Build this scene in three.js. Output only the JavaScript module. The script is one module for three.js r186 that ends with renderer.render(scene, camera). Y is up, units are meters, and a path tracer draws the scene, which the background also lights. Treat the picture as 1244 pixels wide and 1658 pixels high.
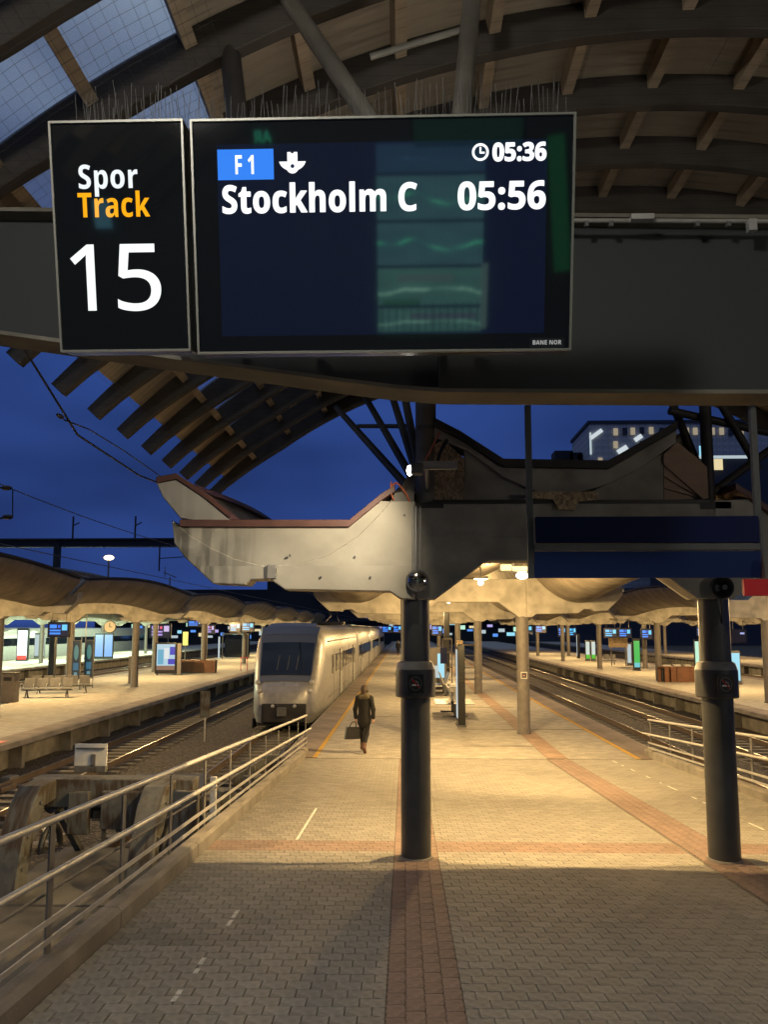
import * as THREE from 'three';
import { mergeGeometries, toCreasedNormals } from 'three/addons/utils/BufferGeometryUtils.js';
import { RoundedBoxGeometry } from 'three/addons/geometries/RoundedBoxGeometry.js';
import { MarchingCubes } from 'three/addons/objects/MarchingCubes.js';
import { FontLoader } from 'three/addons/loaders/FontLoader.js';
import { TextGeometry } from 'three/addons/geometries/TextGeometry.js';

// ------------------------------------------------------------------ camera, sky, sun, exposure
const scene = new THREE.Scene();
const CAM_Y = 3.15, F = 1197, PITCH = 6 * Math.PI / 180, YAW = 1.58 * Math.PI / 180;
const camera = new THREE.PerspectiveCamera(2 * Math.atan(829 / F) * 180 / Math.PI, 1244 / 1658, 0.1, 2000);
camera.rotation.order = 'YXZ';
camera.position.set(0, CAM_Y, 0);
camera.rotation.set(PITCH, YAW, 0);
camera.setViewOffset(1244, 1658, 0, -63, 1244, 1658);
const renderer = new THREE.WebGLRenderer();
renderer.toneMapping = THREE.LinearToneMapping;
renderer.toneMappingExposure = 1.0;
renderer.shadowMap.enabled = true;

let seed = 7;
const rnd = () => { seed = (seed * 1664525 + 1013904223) >>> 0; return seed / 4294967296; };
const rr = (a, b) => a + (b - a) * rnd();
const lerp = (a, b, t) => a + (b - a) * t;
const clamp = (x, a = 0, b = 1) => Math.min(b, Math.max(a, x));
function hash(x, y, s = 0) { let h = (x * 374761393 + y * 668265263 + s * 974634777) | 0; h = Math.imul(h ^ (h >>> 13), 1274126177); return ((h ^ (h >>> 16)) >>> 0) / 4294967296; }
// tileable value noise on a lattice of period p
function vnoise(x, y, p, s) {
  const xi = Math.floor(x), yi = Math.floor(y), fx = x - xi, fy = y - yi, m = (a) => ((a % p) + p) % p;
  const u = fx * fx * (3 - 2 * fx), v = fy * fy * (3 - 2 * fy);
  return lerp(lerp(hash(m(xi), m(yi), s), hash(m(xi + 1), m(yi), s), u), lerp(hash(m(xi), m(yi + 1), s), hash(m(xi + 1), m(yi + 1), s), u), v);
}
function fbm(x, y, p, s, oct = 4) { let a = 0, w = .5, n = 0; for (let i = 0; i < oct; i++) { a += w * vnoise(x, y, p, s + i); n += w; x *= 2; y *= 2; p *= 2; w *= .5; } return a / n; }

{ // dusk sky: deep blue, a little paler towards the horizon, a paler veil of cloud high up
  const W = 512, H = 256, d = new Float32Array(W * H * 4);
  for (let j = 0; j < H; j++) for (let i = 0; i < W; i++) {
    const el = (j + .5) / H * Math.PI - Math.PI / 2, e = Math.max(0, Math.sin(el));
    const t = Math.pow(1 - e, 5.0), c = fbm(i / W * 24, j / H * 48, 24, 5, 4) - .5;
    const k = .86 * (1 + 1.3 * c * (1 - .6 * e)) * (1 + .75 * clamp((e - .2) / .16));
    const o = (j * W + i) * 4;
    const hi = clamp((e - .40) / .25), pale = hi * hi * (3 - 2 * hi) * (.75 + .9 * c);
    d[o] = lerp(lerp(.0120, .040, t) * k, .27, pale); d[o + 1] = lerp(lerp(.030, .090, t) * k, .345, pale); d[o + 2] = lerp(lerp(.118, .36, t) * k, .46, pale); d[o + 3] = 1;
    if (el < -.02) { d[o] = .008; d[o + 1] = .009; d[o + 2] = .012; }
  }
  const sky = new THREE.DataTexture(d, W, H, THREE.RGBAFormat, THREE.FloatType);
  sky.mapping = THREE.EquirectangularReflectionMapping; sky.magFilter = THREE.LinearFilter; sky.needsUpdate = true;
  scene.background = sky; scene.environment = sky;
}
{ // the sun is below the horizon: only a trace of soft light from its side of the sky
  const sun = new THREE.DirectionalLight(0xbfd0ff, 0.02);
  sun.position.set(-60, 25, -90); sun.shadow.radius = 60; sun.castShadow = true; scene.add(sun);
  Object.assign(sun.shadow.camera, { left: -60, right: 60, top: 60, bottom: -60, far: 400 });
}

// ------------------------------------------------------------------ pixels to places
const rotE = new THREE.Euler(PITCH, YAW, 0, 'YXZ');
function ray(px, py) { return new THREE.Vector3((px - 622) / F, -(py - 892) / F, -1).applyEuler(rotE); }
function P(px, py, zf) { const d = ray(px, py), t = -zf / d.z; return [d.x * t, CAM_Y + d.y * t]; }           // on the upright plane zf metres ahead
function G(px, py, y = 0) { const d = ray(px, py), t = (y - CAM_Y) / d.y; return [d.x * t, -d.z * t]; }          // on a level plane: x, zf
const V = (x, y, zf) => new THREE.Vector3(x, y, -zf);
const RAMP_S = .05, RAMP_END = 18.5;
const floorY = (zf) => zf < RAMP_END ? RAMP_S * (RAMP_END - zf) : 0;

// ------------------------------------------------------------------ textures and materials
function tex(w, h, fn, srgb = true, rep) {
  const d = new Uint8Array(w * h * 4);
  for (let j = 0; j < h; j++) for (let i = 0; i < w; i++) { const c = fn(i / w, j / h, i, j), o = (j * w + i) * 4; d[o] = clamp(c[0]) * 255; d[o + 1] = clamp(c[1]) * 255; d[o + 2] = clamp(c[2]) * 255; d[o + 3] = 255; }
  const t = new THREE.DataTexture(d, w, h, THREE.RGBAFormat);
  t.wrapS = t.wrapT = THREE.RepeatWrapping; t.magFilter = THREE.LinearFilter; t.minFilter = THREE.LinearMipmapLinearFilter;
  if (srgb) t.colorSpace = THREE.SRGBColorSpace;
  if (rep) t.repeat.set(rep, rep);
  t.needsUpdate = true; return t;
}
const g3 = (v) => [v, v, v];
// a mottled map round 1 that tints a base colour
const mottle = (s, p, lo, hi, rep, oct = 5) => tex(256, 256, (u, v) => g3(lerp(lo, hi, fbm(u * p, v * p, p, s, oct))), true, rep);
const bumpNoise = (s, p, rep, oct = 5) => tex(256, 256, (u, v) => g3(fbm(u * p, v * p, p, s, oct)), false, rep);
const T = {
  mott: mottle(11, 6, .62, 1.0, .5), mottFine: mottle(12, 24, .7, 1.0, 1), bump: bumpNoise(13, 32, 1.5), bumpC: bumpNoise(14, 8, .6),
  streak: tex(256, 256, (u, v) => { const a = fbm(u * 28, v * 3, 28, 21, 3), b = fbm(u * 6, v * 6, 6, 22, 5); return g3(.66 + .34 * clamp(.2 + .4 * a + .55 * b)); }, true, .45),
  wood: tex(256, 256, (u, v) => { const w = fbm(u * 2, v * 40, 2, 31, 3), k = fbm(u * 4, v * 8, 4, 33, 3); const s = .62 + .26 * w + .18 * k; const lam = (v * 8 % 1) < .05 ? .8 : 1; return [s * lam, s * .97 * lam, s * .93 * lam]; }, true, 1),
  ply: tex(256, 256, (u, v) => { const w = fbm(u * 3 + fbm(u * 4, v * 4, 4, 42, 2), v * 26, 3, 41, 4); const s = .66 + .34 * w; return [s, s * .98, s * .94]; }, true, .6),
  osb: tex(256, 256, (u, v) => { const a = hash(Math.floor(u * 40 + 3 * vnoise(u * 16, v * 16, 16, 51)), Math.floor(v * 24 + 3 * vnoise(u * 16, v * 16, 16, 52)), 53); return g3(.6 + .4 * a); }, true, 1.2),
  ballast: tex(512, 512, (u, v) => { const n = 40; let best = 9, id = 0; const x = u * n, y = v * n; for (let a = -1; a < 2; a++) for (let b = -1; b < 2; b++) { const cx = Math.floor(x) + a, cy = Math.floor(y) + b, mx = ((cx % n) + n) % n, my = ((cy % n) + n) % n; const dx = cx + hash(mx, my, 1) - x, dy = cy + hash(mx, my, 2) - y, dd = dx * dx + dy * dy; if (dd < best) { best = dd; id = hash(mx, my, 3); } } const s = clamp(1 - best * 1.1); return g3((.35 + .65 * id) * (.4 + .6 * s)); }, true, .5),
  ballastB: null,
  paving: tex(512, 512, (u, v) => { // wavy interlocking pavers, 16 by 20 to the tile, for the far platform
    const n = 20, m = 14, r = Math.floor(v * n), fy = v * n - r, x = u * m + (r % 2) * .5, c = Math.floor(x), fx = x - c;
    const j = (fy < .07 || fx < .05) ? .87 : 1, t = .88 + .12 * hash(((c % m) + m) % m, r, 61), g = .86 + .14 * fbm(u * 8, v * 8, 8, 62, 5); return g3(j * t * g);
  }, true, 1 / 2.5),
  pavBump: tex(512, 512, (u, v) => { const n = 20, m = 14, r = Math.floor(v * n), fy = v * n - r, x = u * m + (r % 2) * .5, fx = x - Math.floor(x); return g3((fy < .07 || fx < .05) ? .2 : .85 + .15 * fbm(u * 64, v * 64, 64, 63, 2)); }, false, 1 / 2.5),
  rust: tex(256, 256, (u, v) => { const a = fbm(u * 5, v * 5, 5, 81, 5), b = fbm(u * 30, v * 4, 30, 82, 3), r = clamp((a * .7 + b * .45 - .56) * 7), s = .75 + .25 * fbm(u * 20, v * 20, 20, 83, 4); return [s * lerp(1, .74, r), s * lerp(1, .62, r), s * lerp(1, .52, r)]; }, true, .7),
  metal: tex(256, 256, (u, v) => g3(.82 + .18 * fbm(u * 10, v * 10, 10, 71, 5)), true, .8),
  rough: tex(256, 256, (u, v) => g3(.55 + .45 * fbm(u * 8, v * 8, 8, 72, 5)), false, .8),
};
const M = {};
const std = (name, color, o = {}) => (M[name] = new THREE.MeshStandardMaterial({ color: new THREE.Color().setRGB(...color), roughness: .8, metalness: 0, ...o }));
std('concrete', [.44, .415, .37], { map: T.mott, bumpMap: T.bumpC, bumpScale: .006, roughness: .9 });
std('concreteStain', [.50, .47, .42], { map: T.streak, bumpMap: T.bumpC, bumpScale: .005, roughness: .88 });
std('shell', [.33, .285, .225], { map: T.mott, bumpMap: T.bumpC, bumpScale: .008, roughness: .9 });
std('copingBrown', [.16, .075, .06], { map: T.metal, roughness: .55 });
std('copingDark', [.03, .027, .026], { map: T.metal, roughness: .6 });
std('steelGrey', [.085, .088, .092], { map: T.metal, roughnessMap: T.rough, roughness: .75, metalness: .0 });
std('steelBeam', [.031, .036, .038], { roughness: .75 });
std('flangePaint', [.24, .22, .18], { map: T.mott, roughness: .75 });
std('columnPaint', [.050, .053, .056], { map: T.metal, roughnessMap: T.rough, roughness: .55 });
std('columnWarm', [.16, .145, .135], { map: T.metal, roughness: .6 });
std('collarRim', [.26, .26, .26], { map: T.metal, roughness: .5 });
std('galv', [.50, .50, .49], { map: T.metal, roughnessMap: T.rough, roughness: .65, metalness: .3 });
std('galvDark', [.16, .16, .165], { map: T.metal, roughness: .6, metalness: .3 });
std('kerb', [.34, .31, .27], { map: T.mott, bumpMap: T.bump, bumpScale: .004, roughness: .92 });
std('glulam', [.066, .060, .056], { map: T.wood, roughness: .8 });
std('purlin', [.48, .40, .305], { map: T.wood, roughness: .8 });
std('ply', [.44, .38, .305], { map: T.ply, roughness: .8 });
std('plyLight', [.5, .38, .24], { map: T.osb, roughness: .85 });
std('boardPink', [.45, .33, .27], { map: T.ply, roughness: .85 });
std('strut', [.21, .20, .175], { map: T.mott, roughness: .6 });
std('strutDark', [.03, .028, .027], { map: T.metal, roughness: .6 });
std('pipe', [.45, .44, .42], { map: T.metal, roughness: .45, metalness: .4 });
std('cable', [.5, .13, .06], { roughness: .5 });
std('black', [.012, .012, .013], { roughness: .5 });
std('rubber', [.02, .02, .02], { roughness: .8 });
std('ballast', [.19, .155, .115], { map: T.ballast, bumpMap: T.ballast, bumpScale: .04, roughness: .95 });
std('slab', [.13, .12, .105], { map: T.mott, bumpMap: T.bump, bumpScale: .004, roughness: .95 });
std('sand', [.21, .195, .165], { map: T.mottFine, roughness: 1 });
std('platform', [.40, .372, .325], { map: T.paving, bumpMap: T.pavBump, bumpScale: .004, roughness: .85 });
std('edgeStone', [.27, .215, .185], { map: T.mott, bumpMap: T.bump, bumpScale: .004, roughness: .9 });
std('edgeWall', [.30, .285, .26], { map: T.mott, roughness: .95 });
std('redBand', [.345, .24, .18], { map: T.paving, roughness: .9 });
std('yellowPaint', [.62, .36, .03], { map: T.mottFine, roughness: .75 });
std('whitePaint', [.82, .80, .75], { map: T.mottFine, roughness: .8 });
std('rail', [.17, .125, .095], { map: T.metal, roughness: .55, metalness: .5 });
std('railTop', [.35, .32, .29], { roughness: .35, metalness: .8 });
std('sleeper', [.20, .18, .15], { map: T.mott, roughness: .95 });
std('train', [.34, .34, .345], { map: T.metal, roughnessMap: T.rough, roughness: .5, metalness: .35 });
std('trainFront', [.10, .11, .13], { roughness: .3, metalness: .2 });
std('trainRoof', [.10, .115, .15], { roughness: .5 });
std('trainDark', [.012, .012, .014], { roughness: .6 });
std('trainGlass', [.006, .008, .014], { roughness: .06 });
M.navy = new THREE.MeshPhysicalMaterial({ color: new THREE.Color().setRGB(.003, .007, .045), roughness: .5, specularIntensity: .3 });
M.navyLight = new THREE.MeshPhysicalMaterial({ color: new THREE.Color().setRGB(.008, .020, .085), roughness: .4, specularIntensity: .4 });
std('signRed', [.52, .012, .02], { roughness: .4 });
std('bufferGrey', [.125, .128, .122], { map: T.rust, bumpMap: T.bumpC, bumpScale: .003, roughness: .8 });
std('bufferPale', [.46, .45, .40], { map: T.streak, roughness: .75 });
std('signWhite', [.68, .67, .62], { map: T.metal, roughness: .6 });
std('brownWood', [.17, .075, .04], { map: T.wood, roughness: .7 });
std('frameBlack', [.010, .011, .012], { roughness: .25 });
std('boardRim', [.20, .20, .185], { roughness: .4, metalness: .4 });
std('coat', [.007, .0065, .006], { roughness: .9, map: T.mottFine });
std('trousers', [.006, .006, .007], { roughness: .85 });
std('boot', [.09, .035, .018], { roughness: .6 });
std('skin', [.45, .26, .18], { roughness: .6 });
std('hair', [.045, .026, .016], { roughness: .7, map: T.wood });
std('hoodTrim', [.12, .10, .06], { roughness: 1, map: T.mottFine });
std('bagBlack', [.010, .010, .011], { roughness: .5 });
std('hotel', [.68, .69, .71], { map: T.mott, roughness: .9 });
std('hotelDark', [.03, .035, .055], { roughness: .8 });
std('farDark', [.018, .02, .024], { roughness: .9 });
std('clockFace', [.7, .62, .45], { roughness: .4, emissive: new THREE.Color(.5, .40, .22), emissiveIntensity: .5 });
const glow = (name, c, k = 1) => (M[name] = new THREE.MeshStandardMaterial({ color: new THREE.Color().setRGB(.02, .02, .02), emissive: new THREE.Color().setRGB(...c), emissiveIntensity: k, roughness: .5 }));
glow('glowWarm', [1, .86, .6], 6); glow('glowFlood', [1, .96, .84], 14); glow('glowWhite', [.9, 1, 1], 1.6); glow('glowBlue', [.12, .35, 1], .9); glow('glowCyan', [.35, .8, 1], .9);
glow('glowGreen', [.2, .9, .3], .8); glow('glowYellow', [1, .85, .2], 1.1); glow('glowMint', [.6, 1, .75], .9); glow('glowWindow', [1, .82, .45], .8); glow('glowSign', [.85, .95, 1], .7); glow('glowRoom', [1, .84, .58], .32); glow('glowOrange', [1, .5, .05], 1.6); glow('glowRed', [1, .06, .05], 1.2); glow('glowLilac', [.6, .5, 1], .8); glow('glowPale', [.75, .9, .95], .6);
M.roofGlass = new THREE.MeshPhysicalMaterial({ color: new THREE.Color().setRGB(.93, .95, .97), transmission: .92, thickness: 0, roughness: .25, ior: 1.5 });
M.paneGlass = new THREE.MeshPhysicalMaterial({ color: new THREE.Color().setRGB(.9, .95, .95), transmission: 1, thickness: 0, roughness: .02, ior: 1.5 });

// ------------------------------------------------------------------ geometry helpers
function uvM(g) { // planar uv in metres by the way each face points
  const n = g.index ? g.toNonIndexed() : g; if (!n.attributes.normal) n.computeVertexNormals();
  const p = n.attributes.position, uv = new Float32Array(p.count * 2), a = new THREE.Vector3(), b = new THREE.Vector3(), c = new THREE.Vector3();
  for (let i = 0; i < p.count; i += 3) {
    a.fromBufferAttribute(p, i); b.fromBufferAttribute(p, i + 1); c.fromBufferAttribute(p, i + 2);
    const nn = b.clone().sub(a).cross(c.clone().sub(a)); const ax = Math.abs(nn.x), ay = Math.abs(nn.y), az = Math.abs(nn.z);
    [a, b, c].forEach((q, k) => { const o = (i + k) * 2; if (ay >= ax && ay >= az) { uv[o] = q.x; uv[o + 1] = q.z; } else if (ax >= az) { uv[o] = q.z; uv[o + 1] = q.y; } else { uv[o] = q.x; uv[o + 1] = q.y; } });
  }
  n.setAttribute('uv', new THREE.BufferAttribute(uv, 2)); return n;
}
const tmpM = new THREE.Matrix4();
function box(w, h, d, x = 0, y = 0, zf = 0, rx = 0, ry = 0, rz = 0) { const g = new THREE.BoxGeometry(w, h, d); g.applyMatrix4(new THREE.Matrix4().compose(new THREE.Vector3(x, y, -zf), new THREE.Quaternion().setFromEuler(new THREE.Euler(rx, ry, rz)), new THREE.Vector3(1, 1, 1))); return g; }
function rbox(w, h, d, x = 0, y = 0, zf = 0, r = .02, ry = 0) { const g = new RoundedBoxGeometry(w, h, d, 2, Math.min(r, w / 2.1, h / 2.1, d / 2.1)); g.rotateY(ry); g.translate(x, y, -zf); return g; }
function cyl(r0, r1, h, x = 0, y = 0, zf = 0, n = 20) { const g = new THREE.CylinderGeometry(r1, r0, h, n); g.translate(x, y, -zf); return g; }
function tube(a, b, r, n = 8, r2 = r) { const d = b.clone().sub(a), g = new THREE.CylinderGeometry(r2, r, d.length(), n); g.applyQuaternion(new THREE.Quaternion().setFromUnitVectors(new THREE.Vector3(0, 1, 0), d.clone().normalize())); g.translate((a.x + b.x) / 2, (a.y + b.y) / 2, (a.z + b.z) / 2); return g; }
function bar(a, b, w, h) { // box from a to b, w wide (level), h high
  const d = b.clone().sub(a), L = d.length(), g = new THREE.BoxGeometry(w, h, L); const z = d.clone().normalize(), x = new THREE.Vector3(0, 1, 0).cross(z).normalize(), y = z.clone().cross(x);
  g.applyMatrix4(new THREE.Matrix4().makeBasis(x, y, z)); g.translate((a.x + b.x) / 2, (a.y + b.y) / 2, (a.z + b.z) / 2); return g;
}
function path(pts, r, n = 8) { return new THREE.TubeGeometry(new THREE.CatmullRomCurve3(pts), Math.max(8, pts.length * 5), r, n, false); }
function prism(pts, z0, z1, bevel = 0) { // polygon in x,y; from zf z0 back to z1
  const s = new THREE.Shape(pts.map(([x, y]) => new THREE.Vector2(x, y)));
  const g = new THREE.ExtrudeGeometry(s, bevel ? { depth: z1 - z0 - 2 * bevel, bevelEnabled: true, bevelSize: bevel, bevelOffset: -bevel, bevelThickness: bevel, bevelSegments: 1 } : { depth: z1 - z0, bevelEnabled: false });
  g.translate(0, 0, -z1 + bevel); return g;
}
function merge(list) { return mergeGeometries(list.map((g) => { const n = g.index ? g.toNonIndexed() : g; for (const k of Object.keys(n.attributes)) if (!['position', 'normal', 'uv'].includes(k)) n.deleteAttribute(k); return n; }), false); }
const used = new Map();
function numbered(n) { const k = used.get(n) ?? 0; used.set(n, k + 1); return k ? n + '_' + String(k).padStart(3, '0') : n; }
function part(name, geo, mat, parent, opt = {}) {
  let g = Array.isArray(geo) ? merge(geo) : geo; if (!opt.keepUV) g = uvM(g);
  const m = new THREE.Mesh(g, mat); m.name = name; m.castShadow = m.receiveShadow = true; if (opt.label) m.userData.label = opt.label; if (opt.kind) m.userData.kind = opt.kind;
  parent.add(m); return m;
}
function thing(name, label, category, group) { const o = new THREE.Group(); o.name = numbered(name); o.userData = { label, category }; if (group) o.userData.group = group; scene.add(o); return o; }
function solo(name, geo, mat, label, category, group, opt = {}) { const m = part(numbered(name), geo, mat, scene, opt); m.userData = { label, category }; if (group) m.userData.group = group; return m; }
function struct(name, geo, mat, opt) { const m = part(numbered(name), geo, mat, scene, opt); m.userData.kind = 'structure'; return m; }
function copy(src, dx, dz, label) { const c = src.clone(); c.name = numbered(src.name.replace(/_\d{3}$/, '')); c.position.x += dx; c.position.z -= dz; c.userData = { ...src.userData }; if (label) c.userData.label = label; scene.add(c); return c; }
// a floodlight: hood, bracket, glowing lens with its light inside
const WARM = new THREE.Color().setRGB(1, .66, .27), FLOOD = new THREE.Color().setRGB(1, .86, .62), COOL = new THREE.Color().setRGB(.78, 1, .66);
function lampIn(parent, x, y, zf, color, power, lensMat = M.glowWarm, r = .07, soft = .8) {
  const lens = part('lens', new THREE.SphereGeometry(r, 12, 8).translate(x, y, -zf), lensMat, parent);
  const l = new THREE.PointLight(color, power); l.position.set(x, y, -zf); l.castShadow = true; l.shadow.radius = soft; parent.add(l); return lens;
}
// ================================================================== THE SETTING
const ZC = 9.03, BAY = 13.8, COLX = [.13, 3.72], CX = 1.925;
struct('ground', box(260, .1, 420, 0, -.97, 150), M.ballast);
// own platform, beyond the ramp
{
  const pl = struct('platform', [box(9.45, .17, 165, 1.73, -.086, RAMP_END + 82.5)], M.platform);
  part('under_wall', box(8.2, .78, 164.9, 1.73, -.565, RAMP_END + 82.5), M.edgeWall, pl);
  for (const s of [-1, 1]) {
    const ex = s < 0 ? -2.99 : 6.45;
    part('edge_stone', box(.72, .02, 165, ex - s * .355, .004, RAMP_END + 82.5), M.edgeStone, pl);
    part('edge_lip', box(.07, .14, 165, ex + s * .03, -.062, RAMP_END + 82.5), M.kerb, pl);
    part('painted_line', box(.11, .006, 165, ex - s * .775, .008, RAMP_END + 82.5), M.yellowPaint, pl, { label: 'yellow safety line along the platform edge' });
  }
  part('red_band', box(.5, .006, 150, COLX[1], .006, RAMP_END + 75), M.redBand, pl);
  for (let k = 0; k < 9; k++) part('repair_strip', box(rr(1.2, 4.5), .005, rr(.12, .3), rr(-.5, 4.5), .0035, RAMP_END + 2 + k * 3.3), M.kerb, pl);
}
// the ramp: slab, kerbs, pavers
const ramp = new THREE.Group(); ramp.name = 'ramp'; ramp.userData.kind = 'structure'; scene.add(ramp);
{
  const X0 = -2.45, X1 = 6.0, NEAR = -3, TH = -Math.atan(RAMP_S);
  const side = (pts, x0, x1) => new THREE.ExtrudeGeometry(new THREE.Shape(pts.map(([a, b]) => new THREE.Vector2(a, b))), { depth: x1 - x0, bevelEnabled: false }).rotateY(Math.PI / 2).translate(x0, 0, 0);
  part('slab', side([[NEAR, -1], [RAMP_END - .003, -1], [RAMP_END - .003, -.014], [NEAR, floorY(NEAR) - .014]], X0 - .2, X1 + .2), M.sand, ramp);
  // kerbs in cast lengths with open joints
  for (const [kx0, kx1] of [[X0 - .2, X0], [X1, X1 + .2]]) for (let z = NEAR; z < RAMP_END + .6; z += 2.4) {
    const z1 = Math.min(z + 2.388, RAMP_END + .6), f0 = floorY(z), f1 = floorY(z1);
    const s = new THREE.Shape([[0, -.05], [.2, -.05], [.2, .13], [.165, .165], [.035, .165], [0, .13]].map(([a, b]) => new THREE.Vector2(a, b)));
    const g = new THREE.ExtrudeGeometry(s, { depth: z1 - z, bevelEnabled: false }); g.rotateX(TH); g.translate(kx0, f1, -z1);
    part('kerb_stone', g, M.kerb, ramp);
  }
  // one wavy paver
  const PL = .178, PW = .13, J = .0035;
  function paverGeo(len) {
    const hl = len / 2 - J / 2 - .0014, hw = PW / 2 - J / 2, A = .0042, wave = (x) => { const t = (((x / (PL / 2)) % 1) + 1) % 1; return A * (t < .2 ? t / .2 * 2 - 1 : t < .5 ? 1 : t < .7 ? 1 - (t - .5) / .2 * 2 : -1); };
    const ring = [], N = Math.max(3, Math.round(len / PL * 7));
    for (let i = 0; i <= N; i++) { const x = lerp(-hl, hl, i / N); ring.push([x, hw + wave(x + PL / 4)]); }
    for (let i = N; i >= 0; i--) { const x = lerp(-hl, hl, i / N); ring.push([x, -hw + wave(x + PL / 4)]); }
    const B = .0035, D = .003, pos = [], n = ring.length, inset = ring.map(([x, z]) => [x * (1 - B / hl), z * (1 - B / hw)]);
    const put = (p, y) => pos.push(p[0], y, -p[1]);
    const c = n / 2;
    for (let i = 0; i < N; i++) { const a = inset[i], b = inset[i + 1], d = inset[n - 1 - i], e = inset[n - 2 - i]; put(a, 0); put(d, 0); put(b, 0); put(b, 0); put(d, 0); put(e, 0); }
    for (let i = 0; i < n; i++) { const k = (i + 1) % n; put(inset[i], 0); put(inset[k], 0); put(ring[i], -D); put(inset[k], 0); put(ring[k], -D); put(ring[i], -D); put(ring[i], -D); put(ring[k], -D); put(ring[i], -.014); put(ring[k], -D); put(ring[k], -.014); put(ring[i], -.014); }
    const g = new THREE.BufferGeometry(); g.setAttribute('position', new THREE.Float32BufferAttribute(pos, 3)); 
    // faces outwards and upwards
    const pp = g.attributes.position; for (let i = 0; i < pp.count; i += 3) { const a = new THREE.Vector3().fromBufferAttribute(pp, i), b = new THREE.Vector3().fromBufferAttribute(pp, i + 1), d = new THREE.Vector3().fromBufferAttribute(pp, i + 2); const nn = b.clone().sub(a).cross(d.clone().sub(a)), m = a.clone().add(b).add(d).divideScalar(3); if (nn.y * 2 + nn.x * m.x + nn.z * m.z < 0) { pp.setXYZ(i + 1, d.x, d.y, d.z); pp.setXYZ(i + 2, b.x, b.y, b.z); } }
    g.computeVertexNormals(); return uvM(g);
  }
  const full = paverGeo(PL), half = paverGeo(PL / 2), list = [];
  const zRow0 = 3.6, rows = Math.floor((RAMP_END - zRow0) / PW);
  const CUT = [[X0 + .005, COLX[0] - .26], [COLX[0] + .26, COLX[1] - .26], [COLX[1] + .26, X1 - .005]];
  for (let r = 0; r < rows; r++) {
    const zf = zRow0 + (r + .5) * PW, red = zf > 9.35 && zf < 9.85;
    CUT.forEach(([a, b], ci) => {
      let x = a, first = r % 2;
      while (x < b - PL * .3) { const isHalf = first || x + PL > b + .001; const l = isHalf ? PL / 2 : PL; list.push([x + l / 2, zf, isHalf ? 1 : 0, red ? 1 : 0, 0]); x += l; first = 0; }
    });
  }
  for (const cx of COLX) for (let c = 0; c < 4; c++) { const n = Math.floor((RAMP_END - zRow0) / PL); for (let r = 0; r < n; r++) list.push([cx - .26 + (c + .5) * .13, zRow0 + (r + .5 * (c % 2) + .5) * PL, 0, 1, 1]); }
  const greys = [], reds = [];
  for (let k = 0; k < 5; k++) {
    const v = [.90, .96, 1, 1.05, 1.12][k];
    greys.push(std('paverGrey' + k, [.37 * v, .348 * v, .305 * v], { map: T.mottFine, bumpMap: T.bump, bumpScale: .0025, roughness: .9 }));
    reds.push(std('paverRed' + k, [.33 * v, .235 * v, .195 * v], { map: T.mottFine, bumpMap: T.bump, bumpScale: .0025, roughness: .9 }));
  }
  list.sort((p, q) => (p[1] - 5) ** 2 + (p[0] - .3) ** 2 * .02 - (q[1] - 5) ** 2 - (q[0] - .3) ** 2 * .02);
  list.sort((p, q) => { const vis = (o) => (o[1] < 5.05 || o[0] < -o[1] * .52 || o[0] > o[1] * .56 ? 50 : 0) + o[1]; return vis(p) - vis(q); });
  const inst = { '00': [], '10': [], '01': [], '11': [] }, q = new THREE.Quaternion(), m = new THREE.Matrix4();
  list.forEach(([x, zf, isHalf, red, turn], i) => {
    q.setFromEuler(new THREE.Euler(TH + rr(-.004, .004), 0, rr(-.004, .004))); if (turn) q.multiply(new THREE.Quaternion().setFromEuler(new THREE.Euler(0, Math.PI / 2, 0)));
    const dirt = fbm(x * .55 + 9, zf * .55, 64, 301, 4), edge = fbm(x * 2.2 + 30, zf * .8, 64, 305, 3) * clamp((-1.2 - x) / 1.2), tone = clamp(.9 + .22 * rnd() - .5 * Math.max(0, dirt - .5) - .4 * edge, .5, 1.15);
    const pos = new THREE.Vector3(x, floorY(zf) + rr(-.0015, .0012), -zf);
    if (i < 300) { const p = new THREE.Mesh(isHalf ? half : full, (red ? reds : greys)[Math.round(clamp((tone - .84) / .27) * 4)]); p.name = 'paver'; p.castShadow = p.receiveShadow = true; p.position.copy(pos); p.quaternion.copy(q); ramp.add(p); }
    else inst['' + isHalf + red].push([m.compose(pos, q, new THREE.Vector3(1, 1, 1)).clone(), tone]);
  });
  for (const key of Object.keys(inst)) {
    if (!inst[key].length) continue;
    const red = key[1] === '1', im = new THREE.InstancedMesh(key[0] === '1' ? half : full, (red ? reds : greys)[2].clone(), inst[key].length);
    inst[key].forEach(([mm, t], i) => { im.setMatrixAt(i, mm); const v = t; im.setColorAt(i, new THREE.Color().setRGB(v, v, v)); });
    im.name = red ? 'red_pavers' : key[0] === '1' ? 'half_pavers' : 'grey_pavers'; im.userData.kind = 'stuff'; im.castShadow = im.receiveShadow = true; ramp.add(im);
  }
  // worn painted dashes
  const dash = (x, z0, z1) => { const zc = (z0 + z1) / 2, g = box(.035, .003, z1 - z0); g.rotateX(TH); g.translate(x + rr(-.005, .005), floorY(zc) + .003, -zc); part('painted_dash', g, M.whitePaint, ramp); };
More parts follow.
